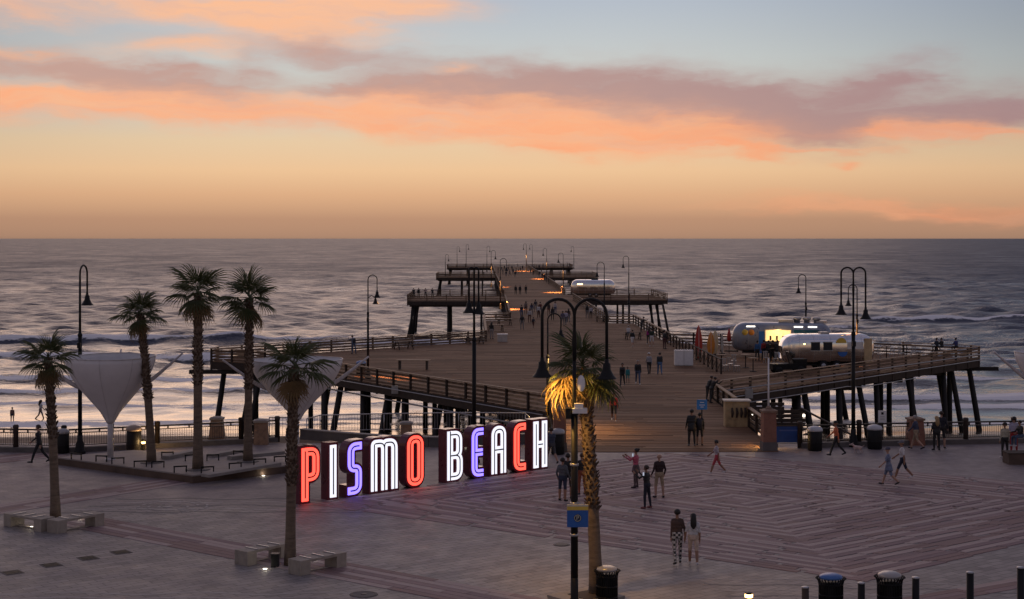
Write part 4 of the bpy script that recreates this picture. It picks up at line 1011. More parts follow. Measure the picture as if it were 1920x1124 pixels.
def palm(label, base, crown, ztop, r0, seed, nf=16, sc=1., smooth=.42, wide=1., skirt=6):
    r = random.Random(seed); t = thing('palm_tree', label, 'palm tree', base, 0, 'fan palms on the plaza')
    top = Vector(crown)-Vector(base); H = top.z; pts, rs = [], []
    for i in range(15):
        u = i/14; p = Vector((top.x*u**1.4, top.y*u**1.4, H*u)); pts.append(p)
        rs.append(r0*(1.22-.22*min(1, u*6))*(1-.25*u)*(1 if u < smooth else 1.06))
    MB().tube(pts, rs, 16).build('trunk', M_trunk, t)
    bm = MB(); z = H*smooth; row = 0
    while z < H-.02:
        u = z/H; c = Vector((top.x*u**1.4, top.y*u**1.4, z)); rr = r0*(1-.25*u)
        for k in range(9):
            an = 2*PI*(k+.5*(row % 2))/9+r.uniform(-.15, .15); d = Vector((math.cos(an), math.sin(an), 0)); q = Vector((-d.y, d.x, 0))
            out = rr*r.uniform(.15, .75); up = r.uniform(.08, .17); w = r.uniform(.035, .06)
            a = c+d*rr*.9+Vector((0, 0, r.uniform(-.03, .03))); b = a+d*out+Vector((0, 0, up))
            bm.add([a-q*w, a+q*w, b+q*w*.55, b-q*w*.55, a-q*w+Vector((0, 0, .07)), a+q*w+Vector((0, 0, .07)), b+q*w*.4+Vector((0, 0, .035)), b-q*w*.4+Vector((0, 0, .035))],
                   [(3, 2, 1, 0), (4, 5, 6, 7), (0, 1, 5, 4), (2, 3, 7, 6), (1, 2, 6, 5), (3, 0, 4, 7)])
        z += .115; row += 1
    bm.build('leaf_bases', M_boot, t, kind='stuff')
    R0 = (ztop-crown[2]-.05)/1.25
    for k in range(nf+skirt):
        u = k/nf; dead = k >= nf
        az = k*2.39996+r.uniform(-.25, .25)
        el = R(82-118*min(1, u)**.9+r.uniform(-9, 9)) if not dead else R(r.uniform(-72, -50))
        s = R0*sc*r.uniform(.8, 1.28)*(.9 if el > .9 else 1.05)*(.85 if dead else 1)
        hh = .16*(1-u) if not dead else -.12
        M = Matrix.Translation(top+Vector((0, 0, hh))) @ Matrix.Rotation(az, 4, 'Z') @ Matrix.Rotation(-el, 4, 'Y') @ Matrix.Rotation(r.uniform(-.35, .35), 4, 'X') @ Matrix.Diagonal((s, s*wide, s, 1))
        put('frond', r.choice(DEAD if dead else LEAF), t, M=M)
    return t
def P_(px, py, z, D): return AT(px, D, z)
def palm_px(label, bx, by, bz, cx, cy, topy, r0, seed, **k):
    b = G(bx, by, bz); D = b.y
    return palm(label, b, AT(cx, D-.15, ZAT(cy, D)), ZAT(topy, D), r0, seed, **k)
palm_px('leftmost fan palm between two slatted benches', 104, 972, 0, 90, 675, 622, .175, 1, smooth=.50, nf=15, sc=.95)
palm_px('left tall fan palm at the back of the raised platform', 284, 866, .36, 263, 590, 545, .19, 2, smooth=.42)
palm_px('middle and tallest fan palm on the raised platform', 371, 879, .36, 371, 552, 500, .21, 3, smooth=.48)
palm_px('right fan palm of three on the raised platform', 465, 864, .36, 468, 562, 510, .19, 4, smooth=.44)
palm_px('front left fan palm beside the lit letter P', 544, 1060, 0, 552, 690, 608, .17, 5, smooth=.40, nf=15, sc=.74)
fp = palm_px('fan palm behind the front lamp post, trunk lit gold', 1118, 1117, 0, 1093, 690, 610, .19, 6, smooth=.38, nf=16, skirt=7, sc=.78)
# dry fronds of the front palm that hang out under the lamp
for k, (az, el, s) in enumerate(((178, -22, 1.0), (190, -30, 1.05), (203, -38, 1.1), (168, -34, 1.0), (185, -44, 1.05), (196, -18, .95), (214, -46, 1.0), (175, -52, 1.0), (-20, -28, 1.0), (-8, -40, 1.05), (-32, -38, 1.0), (5, -32, .9))):
    M = Matrix.Translation(AT(1093, G(1118, 1117).y-.15, ZAT(690, G(1118, 1117).y))-G(1118, 1117)+Vector((0, 0, -.1))) @ Matrix.Rotation(R(az), 4, 'Z') @ Matrix.Rotation(-R(el), 4, 'Y') @ Matrix.Rotation((k % 3-1)*.5, 4, 'X') @ Matrix.Diagonal((s, s*.8, s, 1))
    put('frond', (DEAD[k % 2] if k < 8 else LEAF[k % 4]), fp, M=M)
for c, rr in ((G(371, 881, .36), .55), (G(465, 866, .36), .5), (G(284, 868, .36), .5)):
    MB().lathe([(.22, 0), (rr, 0), (rr, .012), (.22, .012)], 20, c).build('tree_ring', M_conc_d, plat)
t = thing('tree_kerb', 'pale kerb slab at the foot of the front palm', 'kerb', G(1100, 1128)); MB().box((0, .4, .04), (1.7, 1.5, .08), R(38)).build('slab', M_conc, t); MB().box((0.1, .45, .085), (.9, .9, .02), R(38)).build('soil', M_dkwood, t)
# ------------------------------------------------------------------ food trailers
def trailer(label, loc, rz, L=7.6, Wd=2.35, H=2.9, skin=None, far=False):
    t = thing('food_trailer', label, 'trailer', loc, rz, 'rounded metal trailers on the pier')
    zb = .48; zc = (zb+H)/2; hh = (H-zb)/2; n, m = 34, 36; vs = []; re = 1.25
    for i in range(n+1):
        x = -L/2+L*(.5-.5*math.cos(PI*i/n)); k = abs(x)-(L/2-re); e = 1.0
        if k > 0: e = max(.02, (1-(k/re)**2.4))**.42
        for j in range(m):
            a = 2*PI*j/m; c, s = math.cos(a), math.sin(a); q = 2/3.6
            y = Wd/2*math.copysign(abs(c)**q, c); z = hh*math.copysign(abs(s)**q, s)
            ez = e if s > 0 else .55+.45*e
            vs.append((x, y*(.35+.65*e), zc+z*ez if s > 0 else zc+z*ez))
    fs = [(i*m+j, i*m+(j+1) % m, (i+1)*m+(j+1) % m, (i+1)*m+j) for i in range(n) for j in range(m)]+[tuple(range(m)), tuple(n*m+j for j in range(m))[::-1]]
    mb = MB(); mb.add(vs, fs, smooth=True); body = mb.build('body', skin, t)
    for i in range(5, n-4, 4):                          # panel seams
        MB().tube([Vector(vs[i*m+j])*1.0+Vector((0, math.copysign(.004, vs[i*m+j][1]), .004)) for j in range(m)]+[vs[i*m]], .009, 4, cap=False).build('seam', M_galv, body)
    for sx in (-.55, .55):
        for sy in (-1, 1):
            w = put('wheel', None, t, (sx, sy*(Wd/2-.2), .36)); 
            put('tyre', MB().lathe([(.2, -.1), (.34, -.1), (.36, -.06), (.36, .06), (.34, .1), (.2, .1)], 18).mesh('tyre', M_black), w, M=Matrix.Rotation(R(90), 4, 'X')); put('rim', MB().lathe([(.02, -.11), (.2, -.105), (.2, .105), (.02, .11)], 14).mesh('rim', M_galv), w, M=Matrix.Rotation(R(90), 4, 'X'))
    MB().box((0, 0, .44), (L*.8, Wd*.7, .14)).build('chassis', M_black, t)
    MB().beam((-L/2+.5, .3, .46), (-L/2-.7, 0, .46), .08, .1).beam((-L/2+.5, -.3, .462), (-L/2-.7, 0, .462), .08, .1).build('hitch', M_black, t)
    return t
M_hatch = mat('lit_kitchen', (.8, .6, .35), .6, emit=(1., .66, .26), estr=1.1, var=.6, scale=2.5)
M_glass = mat('dark_window', (.03, .035, .04), .08, 0, .1)
M_alu = mat('polished_aluminium', (.78, .78, .80), .16, 1., .05, 1.5); M_bluegrey = mat('blue_grey_trailer', (.27, .30, .36), .32, .6, .15, 1.2)
M_teal = mat('teal_panel', (.01, .12, .17), .4); M_tan = mat('tan_frame', (.55, .40, .22), .5); M_red = mat('red_paint', (.42, .03, .02), .45); M_orange = mat('orange_paint', (.75, .28, .04), .45)
y_ = -1.178
t1 = trailer('blue grey food trailer with lit serving hatch and roof vents', AT(1466, 133.5, .03), R(-9), 8.6, 2.4, 3.05, M_bluegrey)
MB().box((-.35, y_-.005, 1.95), (2.15, .05, .95)).build('serving_hatch', M_hatch, t1)
fr = MB().box((-.35, y_-.02, 2.45), (2.35, .1, .07)).box((-.35, y_-.06, 1.44), (2.35, .3, .06)).box((-1.5, y_-.021, 1.95), (.08, .1, .95)).box((.8, y_-.021, 1.95), (.08, .1, .95)); fr.build('hatch_frame', M_galv, t1)
for x in (-1.0, -.45, .05): MB().box((x, y_-.035, 1.72), (.16, .03, .4)).build('shelf_item', M_dkwood, t1)
MB().box((2.1, y_-.004, 1.95), (2.2, .04, 1.0)).build('teal_panel', M_teal, t1)
MB().box((-1.75, y_-.02, 1.35), (.5, .05, 1.9)).build('blue_door', M_blue, t1)
for x, c in ((-2.65, M_orange), (-3.2, M_yellow)): MB().lathe([(.01, 0), (.28, .0), (.28, .02), (.01, .02)], 8).build('wall_decal', c, t1).matrix_local = Matrix.Translation((x, y_-.0, 2.2)) @ Matrix.Rotation(R(90), 4, 'X')
for x, e in ((-2.7, 1), (2.6, 1), (1.4, 0)): MB().box((x, y_+.10, 2.72), (.75, .14, .07)).build('strip_light', M_lampwhite, t1)
lamp_light('hatch_bulb', 'POINT', (-.35, -2.0, 2.3), 45, WARM, t1, .2)
MB().box((.35, 0, 3.16), (1.3, .9, .28)).build('air_conditioner', M_galv, t1)
for x in (1.3, 2.15, 3.0): MB().lathe([(.26, 0), (.26, .28), (.36, .32), (.36, .5), (.2, .54)], 14, (x, 0, 2.98)).build('roof_vent', M_galv, t1)
MB().box((3.4, .1, 3.1), (.9, .8, .2)).build('air_conditioner', M_galv, t1)
t2 = trailer('polished silver trailer with yellow sun emblem near the right rail', AT(1549, 121, .03), R(7), 7.5, 2.3, 2.85, M_alu)
for x in (-1.25, -.25): MB().box((x, y_+.022, 1.9), (.72, .05, .62)).build('window', M_glass, t2); 
for x in (-1.25, -.25): MB().box((x, y_+.026, 2.24), (.8, .06, .05)).box((x, y_+.026, 1.56), (.8, .06, .05)).build('window_frame', M_galv, t2)
MB().box((2.0, y_+.022, 1.95), (1.3, .05, .55)).build('window', mat('pale_blind', (.7, .68, .66), .4), t2)
def disc(parent, name, m, x, z, r, half=0):
    mb = MB(); vs = [(x, y_-.01, z)]; n = 20
    a0, a1 = (0, 2*PI) if not half else ((0, PI) if half > 0 else (PI, 2*PI))
    vs += [(x+r*math.cos(a0+(a1-a0)*k/n), y_-.01, z+r*math.sin(a0+(a1-a0)*k/n)) for k in range(n+1)]
    vs += [(a, b+.02, c) for a, b, c in vs]; o = n+2
    mb.add(vs, [(0, k+2, k+1) for k in range(n)]+[(o, o+k+1, o+k+2) for k in range(n)]+[(k+1, k+2, o+k+2, o+k+1) for k in range(n)]); mb.build(name, m, parent)
disc(t2, 'sun_emblem', M_yellow, .85, 2.15, .42, 1); disc(t2, 'sea_emblem', M_blue, .95, 1.45, .38, -1)
MB().box((3.05, y_+.03, 1.55), (.62, .05, 1.9)).build('door', M_tan, t2); MB().lathe([(.02, 0), (.07, .02), (.07, .08), (.02, .1)], 10, (-2.15, y_+.02, 2.05)).build('porch_lamp', M_lampwarm, t2)
MB().box((-3.62, 0, 1.75), (.1, 1.1, .6)).build('window', M_glass, t2); MB().box((-.2, 0, 2.9), (.7, .7, .16)).build('air_conditioner', M_galv, t2)
t3 = trailer('far silver trailer on the second pier platform', AT(1112, 268, .03), R(-3), 7.7, 2.4, 3.1, M_alu)
MB().box((.3, 0, 3.2), (1.2, .9, .3)).build('air_conditioner', M_black, t3); MB().box((-2.3, y_, 2.3), (.9, .05, .2)).build('strip_light', M_lampwarm, t3)
t = thing('utility_cart', 'low black cart with upright glass frame at the silver trailer', 'cart', AT(1476, 117.3, .03), R(8))
MB().box((0, 0, .55), (2.7, 1.2, .45)).build('body', M_black, t); MB().box((.9, 0, .95), (1.0, 1.1, .35)).build('bonnet', M_black, t)
for s in (-1, 1): MB().beam((.35, s*.55, .75), (-.0, s*.55, 1.75), .05, .05).build('frame_post', M_black, t)
MB().box((-.02, 0, 1.76), (.06, 1.15, .05)).build('frame_bar', M_black, t); MB().box((.18, 0, 1.25), (.02, 1.05, .9), M=Matrix.Rotation(R(-19), 3, 'Y')).build('glass', M_glass, t)
for sx in (-.85, .9):
    for s in (-1, 1): put('wheel', MB().lathe([(.1, -.09), (.28, -.09), (.3, 0), (.28, .09), (.1, .09)], 14).mesh('wheel', M_black), t, M=Matrix.Translation((sx, s*.6, .3)) @ Matrix.Rotation(R(90), 4, 'X'))

# ------------------------------------------------------------------ pier furniture
def picnic(label, loc, rz, m=M_wood):
    t = thing('picnic_table', label, 'picnic table', loc, rz, 'wooden picnic tables on the pier')
    for k in range(5): MB().box((0, -.3+.15*k, .75), (1.9, .135, .045)).build('top_board', m, t)
    for s in (-1, 1):
        for k in (0, 1): MB().box((0, s*(.62+.14*k), .45), (1.9, .13, .045)).build('seat_board', m, t)
        for x in (-.7, .7): MB().beam((x, s*.2, .73), (x, s*.62, 0), .09, .05).build('leg', M_dkwood, t)
    for x in (-.7, .7): MB().box((x, 0, .40), (.05, 1.5, .09)).build('crossbar', M_dkwood, t)
    return t
for px, py, rz, lb, m in ((757, 655, .5, 'picnic table by the far left rail of the first platform', M_wood), (890, 645, .4, 'picnic table by the rail left of the white box', M_wood), (930, 622, .2, 'nearest picnic table in the row left of the crowd', M_woodlt),
        (946, 610, .2, 'middle picnic table in the row left of the crowd', M_woodlt), (940, 600, .15, 'farthest picnic table in the row left of the crowd', M_woodlt), (1187, 637, .1, 'picnic table where people sit on the right of the pier', M_wood), (1130, 604, 0., 'picnic table near the right rail by the crowd', M_wood)):
    picnic(lb, G(px, py, .03), rz, m)
t = thing('long_table', 'long pale table on the near left of the pier deck', 'table', G(775, 693, .03), R(-8))
for k in range(4): MB().box((0, -.33+.22*k, .74), (2.7, .21, .05)).build('top_board', M_woodlt, t)
for x in (-1.1, 1.1): MB().box((x, 0, .36), (.08, .7, .71)).build('leg', M_dkwood, t)
t = thing('storage_box', 'white topped box standing on the deck by the picnic tables', 'box', G(942, 641, .03)); MB().box((0, 0, .36), (1.0, .8, .72)).build('body', mat('cream_box', (.5, .45, .4), .6), t); MB().box((0, 0, .75), (1.08, .88, .06)).build('lid', M_white, t)
for px, lb in ((1273, 'left of two white cabinets standing on the pier deck'), (1290.5, 'right of two white cabinets standing on the pier deck')):
    t = thing('cabinet', lb, 'cabinet', G(px, 686, .03), 0, 'pair of white cabinets')
    MB().box((0, 0, .64), (.74, .6, 1.16)).build('body', M_white, t); MB().box((0, 0, 1.245), (.77, .64, .05)).build('top', M_white, t)
    for x in (-.17, .17): MB().box((x, -.305, .66), (.31, .02, 1.0)).build('door_panel', M_white, t)
    for x in (-.3, -.1, .1, .3): MB().box((x, -.2, 1.31), (.07, .07, .09)).build('knob', M_white, t)
    MB().box((0, 0, .03), (.66, .5, .06)).build('plinth', M_galv, t)
def surfboard(label, px, py, h, m, rz, D=None):
    t = thing('surfboard', label, 'surfboard', G(px, py, .03), rz, 'upright surfboards on the pier')
    mb = MB(); n = 12; vs = []
    for i in range(n+1):
        u = i/n; w = .34*(math.sin(PI*(u**.85)))**.62*(1 if u < .5 else 1-.15*(u-.5))+.012
        for k in range(10): a = 2*PI*k/10; vs.append((w*math.cos(a), .045*math.sin(a)*(w/.34)**.5+.06*(u-.5)**2, h*u))
    mb.add(vs, [(i*10+k, i*10+(k+1) % 10, (i+1)*10+(k+1) % 10, (i+1)*10+k) for i in range(n) for k in range(10)]+[tuple(range(10))[::-1], tuple(n*10+k for k in range(10))], smooth=True)
    b = mb.build('board', m, t); MB().box((0, -.055, h*.5), (.025, .012, h*.85)).build('stringer', M_white, b); MB().box((0, .1, h*.15), (.012, .16, .2)).build('fin', M_black, b); MB().box((0, 0, .04), (.5, .4, .08)).build('stand', M_dkwood, t)
surfboard('red upright surfboard beside the crossed fence', 1310, 674, 2.95, M_red, .3); surfboard('yellow upright surfboard right of the red one', 1333, 667, 2.1, M_orange, .1); surfboard('pale upright surfboard lit beside the yellow one', 1341, 666, 2.25, mat('pale_board_lit', (.75, .6, .35), .4), .5); surfboard('narrow pale surfboard nearest the blue grey trailer', 1354, 664, 1.9, mat('cool_white', (.5, .5, .46), .4), 1.1)
t = thing('closed_parasol', 'closed red parasol left of the blue grey trailer', 'parasol', G(1367, 664, .03)); MB().tube([(0, 0, 0), (0, 0, 2.2)], .03, 6).build('pole', M_dkwood, t); MB().lathe([(.06, 1.1), (.2, 1.3), (.17, 1.8), (.04, 2.3)], 10).build('folded_cover', M_red, t)
def xfence(label, pts, n):
    t = thing('crossed_fence', label, 'fence'); tot = [pts[0].lerp(pts[1], k/n) for k in range(n+1)]
    for k, p in enumerate(tot):
        MB().box((p.x, p.y, .6), (.14, .14, 1.2)).build('post', M_dkwood, t)
        if k < n:
            q = tot[k+1]; MB().beam((p.x, p.y, .15), (q.x, q.y, 1.0), .05, .10).build('brace', M_wood, t); MB().beam((p.x+.03, p.y+.06, 1.0), (q.x+.03, q.y+.06, .15), .05, .10).build('brace', M_wood, t); MB().beam((p.x, p.y, 1.16), (q.x, q.y, 1.16), .16, .06).build('top_rail', M_dkwood, t)
xfence('dark crossed rail fence along the food court on the pier', [G(1252, 645, .03), G(1352, 702, .03)], 15)
def cafe_table(label, px, py, m=M_woodlt):
    t = thing('cafe_table', label, 'table', G(px, py, .03), 0, 'small tables in the food court')
    MB().lathe([(.04, 1.02), (.42, 1.02), (.44, 1.04), (.42, 1.07), (.02, 1.07)], 16).build('table_top', m, t); MB().tube([(0, 0, .04), (0, 0, 1.02)], .04, 8).build('stem', M_black, t); MB().lathe([(.3, 0), (.3, .03), (.06, .06)], 14).build('foot', M_black, t)
def chair(label, px, py, rz):
    t = thing('metal_chair', label, 'chair', G(px, py, .03), rz, 'metal chairs in the food court')
    MB().box((0, 0, .45), (.42, .42, .04)).build('seat', M_galv, t)
    for k in range(3): MB().box((-.14+.14*k, .20, .72), (.06, .03, .44)).build('back_slat', M_galv, t)
    MB().box((0, .2, .95), (.42, .035, .06)).build('back_rail', M_galv, t)
    for x in (-.18, .18):
        for y in (-.18, .18): MB().box((x, y, .22), (.035, .035, .44)).build('leg', M_galv, t)
for px, py, lb in ((1353, 690, 'pale topped table below the surfboards'), (1412, 697, 'tall dark legged table before the blue grey trailer'), (1398, 690, 'table between the chairs left of the blue door'), (1446, 676, 'table under the serving hatch'), (1662, 672, 'table right of the silver trailer by the rail'), (1700, 668, 'table at the right part of the first platform')):
    cafe_table(lb, px, py)
for px, py, rz, lb in ((1360, 696, .4, 'metal chair by the pale table below the surfboards'), (1370, 693, 2.2, 'metal chair second from the pale table'), (1381, 697, 1., 'metal chair left of the tall dark table'), (1376, 687, 3., 'metal chair behind the pale table'), (1437, 681, .3, 'metal chair left of the table under the hatch'), (1455, 683, -.5, 'metal chair right of the table under the hatch'),
                       (1650, 674, .4, 'metal chair nearest the silver trailer right end'), (1672, 674, -.4, 'metal chair at the table right of the silver trailer'), (1690, 672, .5, 'metal chair left of the far right table'), (1712, 671, -.6, 'metal chair right of the far right table')):
    chair(lb, px, py, rz)
# ------------------------------------------------------------------ people
def capsule(p0, p1, r0, r1, seg=10, rings=4):
    p0, p1 = Vector(p0), Vector(p1); d = p1-p0; L = d.length
    d = d/L if L > 1e-6 else Vector((0, 0, 1)); x = d.cross(Vector((0, 0, 1)) if abs(d.z) < .9 else Vector((1, 0, 0))).normalized(); y = d.cross(x)
    prof = [(r0*math.cos(-PI/2+PI/2*i/rings), -r0*math.cos(PI/2*i/rings), 0) for i in range(rings+1)]+[(r1*math.cos(PI/2*i/rings), r1*math.sin(PI/2*i/rings), 1) for i in range(rings+1)]
    vs = []; 
    for r, o, e in prof:
        c = (p1 if e else p0)+d*o
        for k in range(seg): a = 2*PI*k/seg; vs.append(c+(x*math.cos(a)+y*math.sin(a))*max(r, 1e-4))
    n = len(prof); fs = [(i*seg+k, i*seg+(k+1) % seg, (i+1)*seg+(k+1) % seg, (i+1)*seg+k) for i in range(n-1) for k in range(seg)]+[tuple(range(seg))[::-1], tuple((n-1)*seg+k for k in range(seg))]
    return vs, fs
def rotx(v, a, c):   # lean forward about a horizontal axis through c
    v = Vector(v)-c; s, k = math.sin(a), math.cos(a); return Vector((v.x, v.y*k+v.z*s, -v.y*s+v.z*k))+c
def body_mesh(name, legs, arms, lean=0., fem=False, sit=False, heavy=0., headpitch=0.):
    caps = []     # p0, p1, r0, r1, slot
    hipz = .93; hw = .095; sw = .15 if fem else .172; hip = Vector((0, 0, hipz))
    up = lambda v: rotx(v, lean, hip)
    g = 1+heavy
    tz = 1
    def add(a, b, r0, r1, s): caps.append((Vector(a), Vector(b), r0, r1, s))
    add((-.075, -.01, .97), (.075, -.01, .97), .118*g, .118*g, 2)
    add((-.06, -.03, .92), (.06, -.03, .92), .10*g, .10*g, 2)
    add(up((-.06, .0, 1.08)), up((.06, .0, 1.08)), .108*g, .108*g, 1); add(up((-.085, .0, 1.2)), up((.085, .0, 1.2)), .112*g, .112*g, 1)
    add(up((-.10, .0, 1.32)), up((.10, .0, 1.32)), .118, .118, 1); add(up((-sw+.035, -.01, 1.415)), up((sw-.035, -.01, 1.415)), .062, .062, 1)
    add(up((0, -.005, 1.45)), up((0, .01, 1.555)), .055, .05, 0)
    if fem: add(up((-.07, .075, 1.28)), up((.07, .075, 1.28)), .07, .07, 1)
    hc = up((0, .015, 1.63)); hp = lambda x, y, z: up(Vector((x, y, z)))
    add(hp(0, .005, 1.655), hp(0, -.02, 1.66), .088, .09, 0); add(hp(0, .03, 1.60), hp(0, .035, 1.575), .068, .05, 0); add(hp(0, .10, 1.625), hp(0, .118, 1.605), .012, .017, 0)
    for s in (-1, 1): add(hp(s*.088, -.005, 1.63), hp(s*.092, -.012, 1.66), .014, .018, 0)
    low = 0
    for s, (f, k, ab) in zip((-1, 1), legs):
        h = Vector((s*hw, 0, hipz)); kn = h+Vector((s*math.sin(ab), math.sin(f)*math.cos(ab), -math.cos(f)*math.cos(ab)))*.43
        an = kn+Vector((s*math.sin(ab)*.3, math.sin(f-k), -math.cos(f-k)))*.41
        add(h, kn, .088*g, .062, 2); add(kn, kn.lerp(an, .4), .06, .058, 6); add(kn.lerp(an, .4), an, .058, .042, 6)
        fp = f-k; fd = Vector((s*.2, math.cos(fp*.6), math.sin(fp*.6)))
        add(an+Vector((0, -.02, -.03)), an+fd*.15+Vector((0, 0, -.045)), .044, .034, 3)
        low = min(low, an.z-.078, (an+fd*.15).z-.08)
    for s, (f, ab, e) in zip((-1, 1), arms):
        sh = up((s*sw, -.01, 1.405)); f2 = f+lean
        ud = Vector((s*math.sin(ab), math.sin(f2)*math.cos(ab), -math.cos(f2)*math.cos(ab))); el = sh+ud*.29
        fd = Vector((s*math.sin(ab)*.35-(s*.25 if e > 1.2 else 0), math.sin(f2+e), -math.cos(f2+e))).normalized(); wr = el+fd*.25
        add(sh, el, .052, .042, 1); add(el, wr, .043, .03, 5)
        side = fd.cross(Vector((1, 0, 0))).normalized(); pa = wr+fd*.07
        add(wr+fd*.01-side*.0, pa, .026, .03, 0); add(wr+fd*.03+side*.02, pa+side*.022, .018, .018, 0); add(wr+fd*.03-side*.02, pa-side*.022, .018, .018, 0)
        for q, ln in ((-.03, .062), (-.01, .08), (.01, .076), (.03, .058)):
            b = pa+side*q+fd*.02; m1 = b+fd*ln*.55; add(b, m1, .0105, .010, 0); add(m1, m1+(fd+Vector((-s*.6, 0, 0))).normalized()*ln*.5, .010, .009, 0)
        tb = wr+fd*.03+side*.03; add(tb, tb+(fd*.6+side*.8).normalized()*.055, .013, .011, 0); 
    mb = MB()
    for p0, p1, r0, r1, s in caps: mb.add(*capsule(p0, p1, r0, r1))
    me = mb.mesh(name, []); ob = bpy.data.objects.new('tmp', me); COL.objects.link(ob)
    rm = ob.modifiers.new('r', 'REMESH'); rm.mode = 'VOXEL'; rm.voxel_size = .0098; rm.use_smooth_shade = True
    sm = ob.modifiers.new('s', 'SMOOTH'); sm.factor = .5; sm.iterations = 2
    de = ob.modifiers.new('d', 'DECIMATE'); de.ratio = .16
    dg = bpy.context.evaluated_depsgraph_get(); out = bpy.data.meshes.new_from_object(ob.evaluated_get(dg)); bpy.data.objects.remove(ob)
    out.name = name; nf = len(out.polygons); c = np.empty(nf*3); out.polygons.foreach_get('center', c); c = c.reshape(-1, 3)
    best = np.full(nf, 9.); slot = np.zeros(nf, np.int32)
    for p0, p1, r0, r1, s in caps:
        a = np.array(p0); d = np.array(p1)-a; L2 = max(d@d, 1e-9); u = np.clip(((c-a)@d)/L2, 0, 1)
        dist = np.linalg.norm(c-a-u[:, None]*d, axis=1)-(r0+(r1-r0)*u)
        w = dist < best; best[w] = dist[w]; slot[w] = s
    for s in (-1, 1):
        e = np.array(hp(s*.033, .098, 1.648)); slot[np.linalg.norm(c-e, axis=1) < .014] = 4
    e = np.array(hp(0, .09, 1.575)); slot[(np.abs(c[:, 2]-e[2]) < .007) & (np.linalg.norm(c-e, axis=1) < .03)] = 4
    for k in range(7): out.materials.append(None)
    out.polygons.foreach_set('material_index', slot); out.polygons.foreach_set('use_smooth', np.ones(nf, bool)); out.update()
    M = Matrix.Translation(hip) @ Matrix.Rotation(-lean, 4, 'X') @ Matrix.Translation(-hip)
    return out, low, M
ST = [(0.02, .04, .07), (-.03, .03, .07)]
POSE = {}
def pose(k, *a, **kw): POSE[k] = body_mesh('person_'+k, *a, **kw)
pose('stand', ST, [(.05, .14, .18), (-.02, .14, .2)])
pose('stand_f', ST, [(.1, .12, .3), (.05, .12, .35)], fem=True)
pose('heavy', ST, [(.1, .22, .3), (.1, .2, .4)], heavy=.18)
pose('pocket', [(.05, .06, .1), (-.08, .02, .1)], [(-.1, .3, .75), (-.1, .3, .75)])
pose('photo_f', ST, [(1.0, .1, 1.15), (.95, .1, 1.2)], fem=True, lean=-.03)
pose('photo', [(.08, .1, .09), (-.1, .05, .09)], [(.9, .1, 1.3), (1.0, .1, 1.2)], lean=.05)
pose('walk_a', [(.42, .12, .03), (-.36, .38, .03)], [(-.4, .12, .3), (.45, .12, .4)], lean=.05)
pose('walk_b', [(-.30, .5, .03), (.34, .06, .03)], [(.4, .12, .35), (-.35, .12, .25)], lean=.05, fem=True)
pose('hand_l', [(.2, .1, .03), (-.22, .3, .03)], [(.05, .30, .12), (-.1, .12, .25)], lean=.02)
pose('hand_r', [(-.2, .3, .03), (.2, .08, .03)], [(-.12, .12, .25), (.05, .30, .12)], fem=True, lean=.02)
pose('run', [(.85, .9, .03), (-.5, .75, .03)], [(-.7, .15, 1.4), (.75, .15, 1.5)], lean=.22)
pose('lean', [(.0, .05, .08), (-.2, .02, .1)], [(.75, .1, 1.0), (.75, .1, 1.0)], lean=.42)
pose('sit', [(1.5, 1.5, .08), (1.45, 1.4, .1)], [(.5, .1, .8), (.45, .1, .9)], lean=.1)
def tint(c): return tuple(round(x, 3) for x in c)
def cmat(c, rough=.8): return mat('cloth_%02x%02x%02x' % tuple(int(255*x) for x in c), c, rough, 0, .28, 7., .9, 11)
M_skin = [mat('skin_light', (.42, .25, .18), .55, 0, .08, 5.), mat('skin_tan', (.28, .15, .095), .55, 0, .08, 5.), mat('skin_dark', (.13, .07, .045), .55, 0, .08, 5.)]
M_eye = mat('face_dark', (.03, .015, .012), .5)
HAIRC = {'black': (.010, .008, .007), 'brown': (.035, .02, .012), 'grey': (.30, .28, .26), 'blond': (.36, .24, .11), 'white': (.6, .58, .55)}
def hair_mesh(kind):
    mb = MB(); n, m = 12, 20; vs = []
    def ell(cx, cy, cz, rx, ry, rz, cut):
        b = []
        for i in range(n+1):
            ph = PI*i/n
            for k in range(m):
                th = 2*PI*k/m; x, y, z = math.sin(ph)*math.cos(th), math.sin(ph)*math.sin(th), math.cos(ph)
                f = 1.0+.04*math.sin(7*th+3*ph)
                b.append((cx+rx*x*f, cy+ry*y*f, cz+rz*z*f))
        fs = [(i*m+k, (i+1)*m+k, (i+1)*m+(k+1) % m, i*m+(k+1) % m) for i in range(n) for k in range(m)]
        keep = [f for f in fs if not cut(tuple(sum(b[q][a] for q in f)/4 for a in range(3)))]
        mb.add(b, keep, smooth=True)
    ell(0, -.012, 1.668, .103, .117, .098, lambda c: c[2] < 1.60 or (c[1] > .045 and c[2] < 1.70))
    if kind == 'long':
        mb.tube([(0, -.06, 1.70), (0, -.085, 1.60), (0, -.10, 1.48), (0, -.105, 1.34), (0, -.10, 1.24)], [.09, .10, .105, .10, .03], 12)
    if kind == 'bun': mb.lathe([(.01, -.05), (.045, -.03), (.05, 0), (.04, .035), (.01, .05)], 10, (0, -.12, 1.72))
    if kind == 'tail': mb.tube([(0, -.10, 1.70), (0, -.15, 1.64), (0, -.145, 1.5)], [.03, .035, .012], 8)
    return mb
def cap_mesh():
    mb = MB(); mb.lathe([(.112, 1.665), (.113, 1.70), (.10, 1.745), (.06, 1.775), (.01, 1.782)], 18, (0, -.01, 0)); 
    mb.add([(x, y, z) for z in (1.668, 1.678) for x, y in ((-.085, .06), (-.06, .16), (0, .185), (.06, .16), (.085, .06))], [(4, 3, 2, 1, 0), (5, 6, 7, 8, 9)]+[(i, (i+1) % 5, 5+(i+1) % 5, 5+i) for i in range(5)])
    return mb
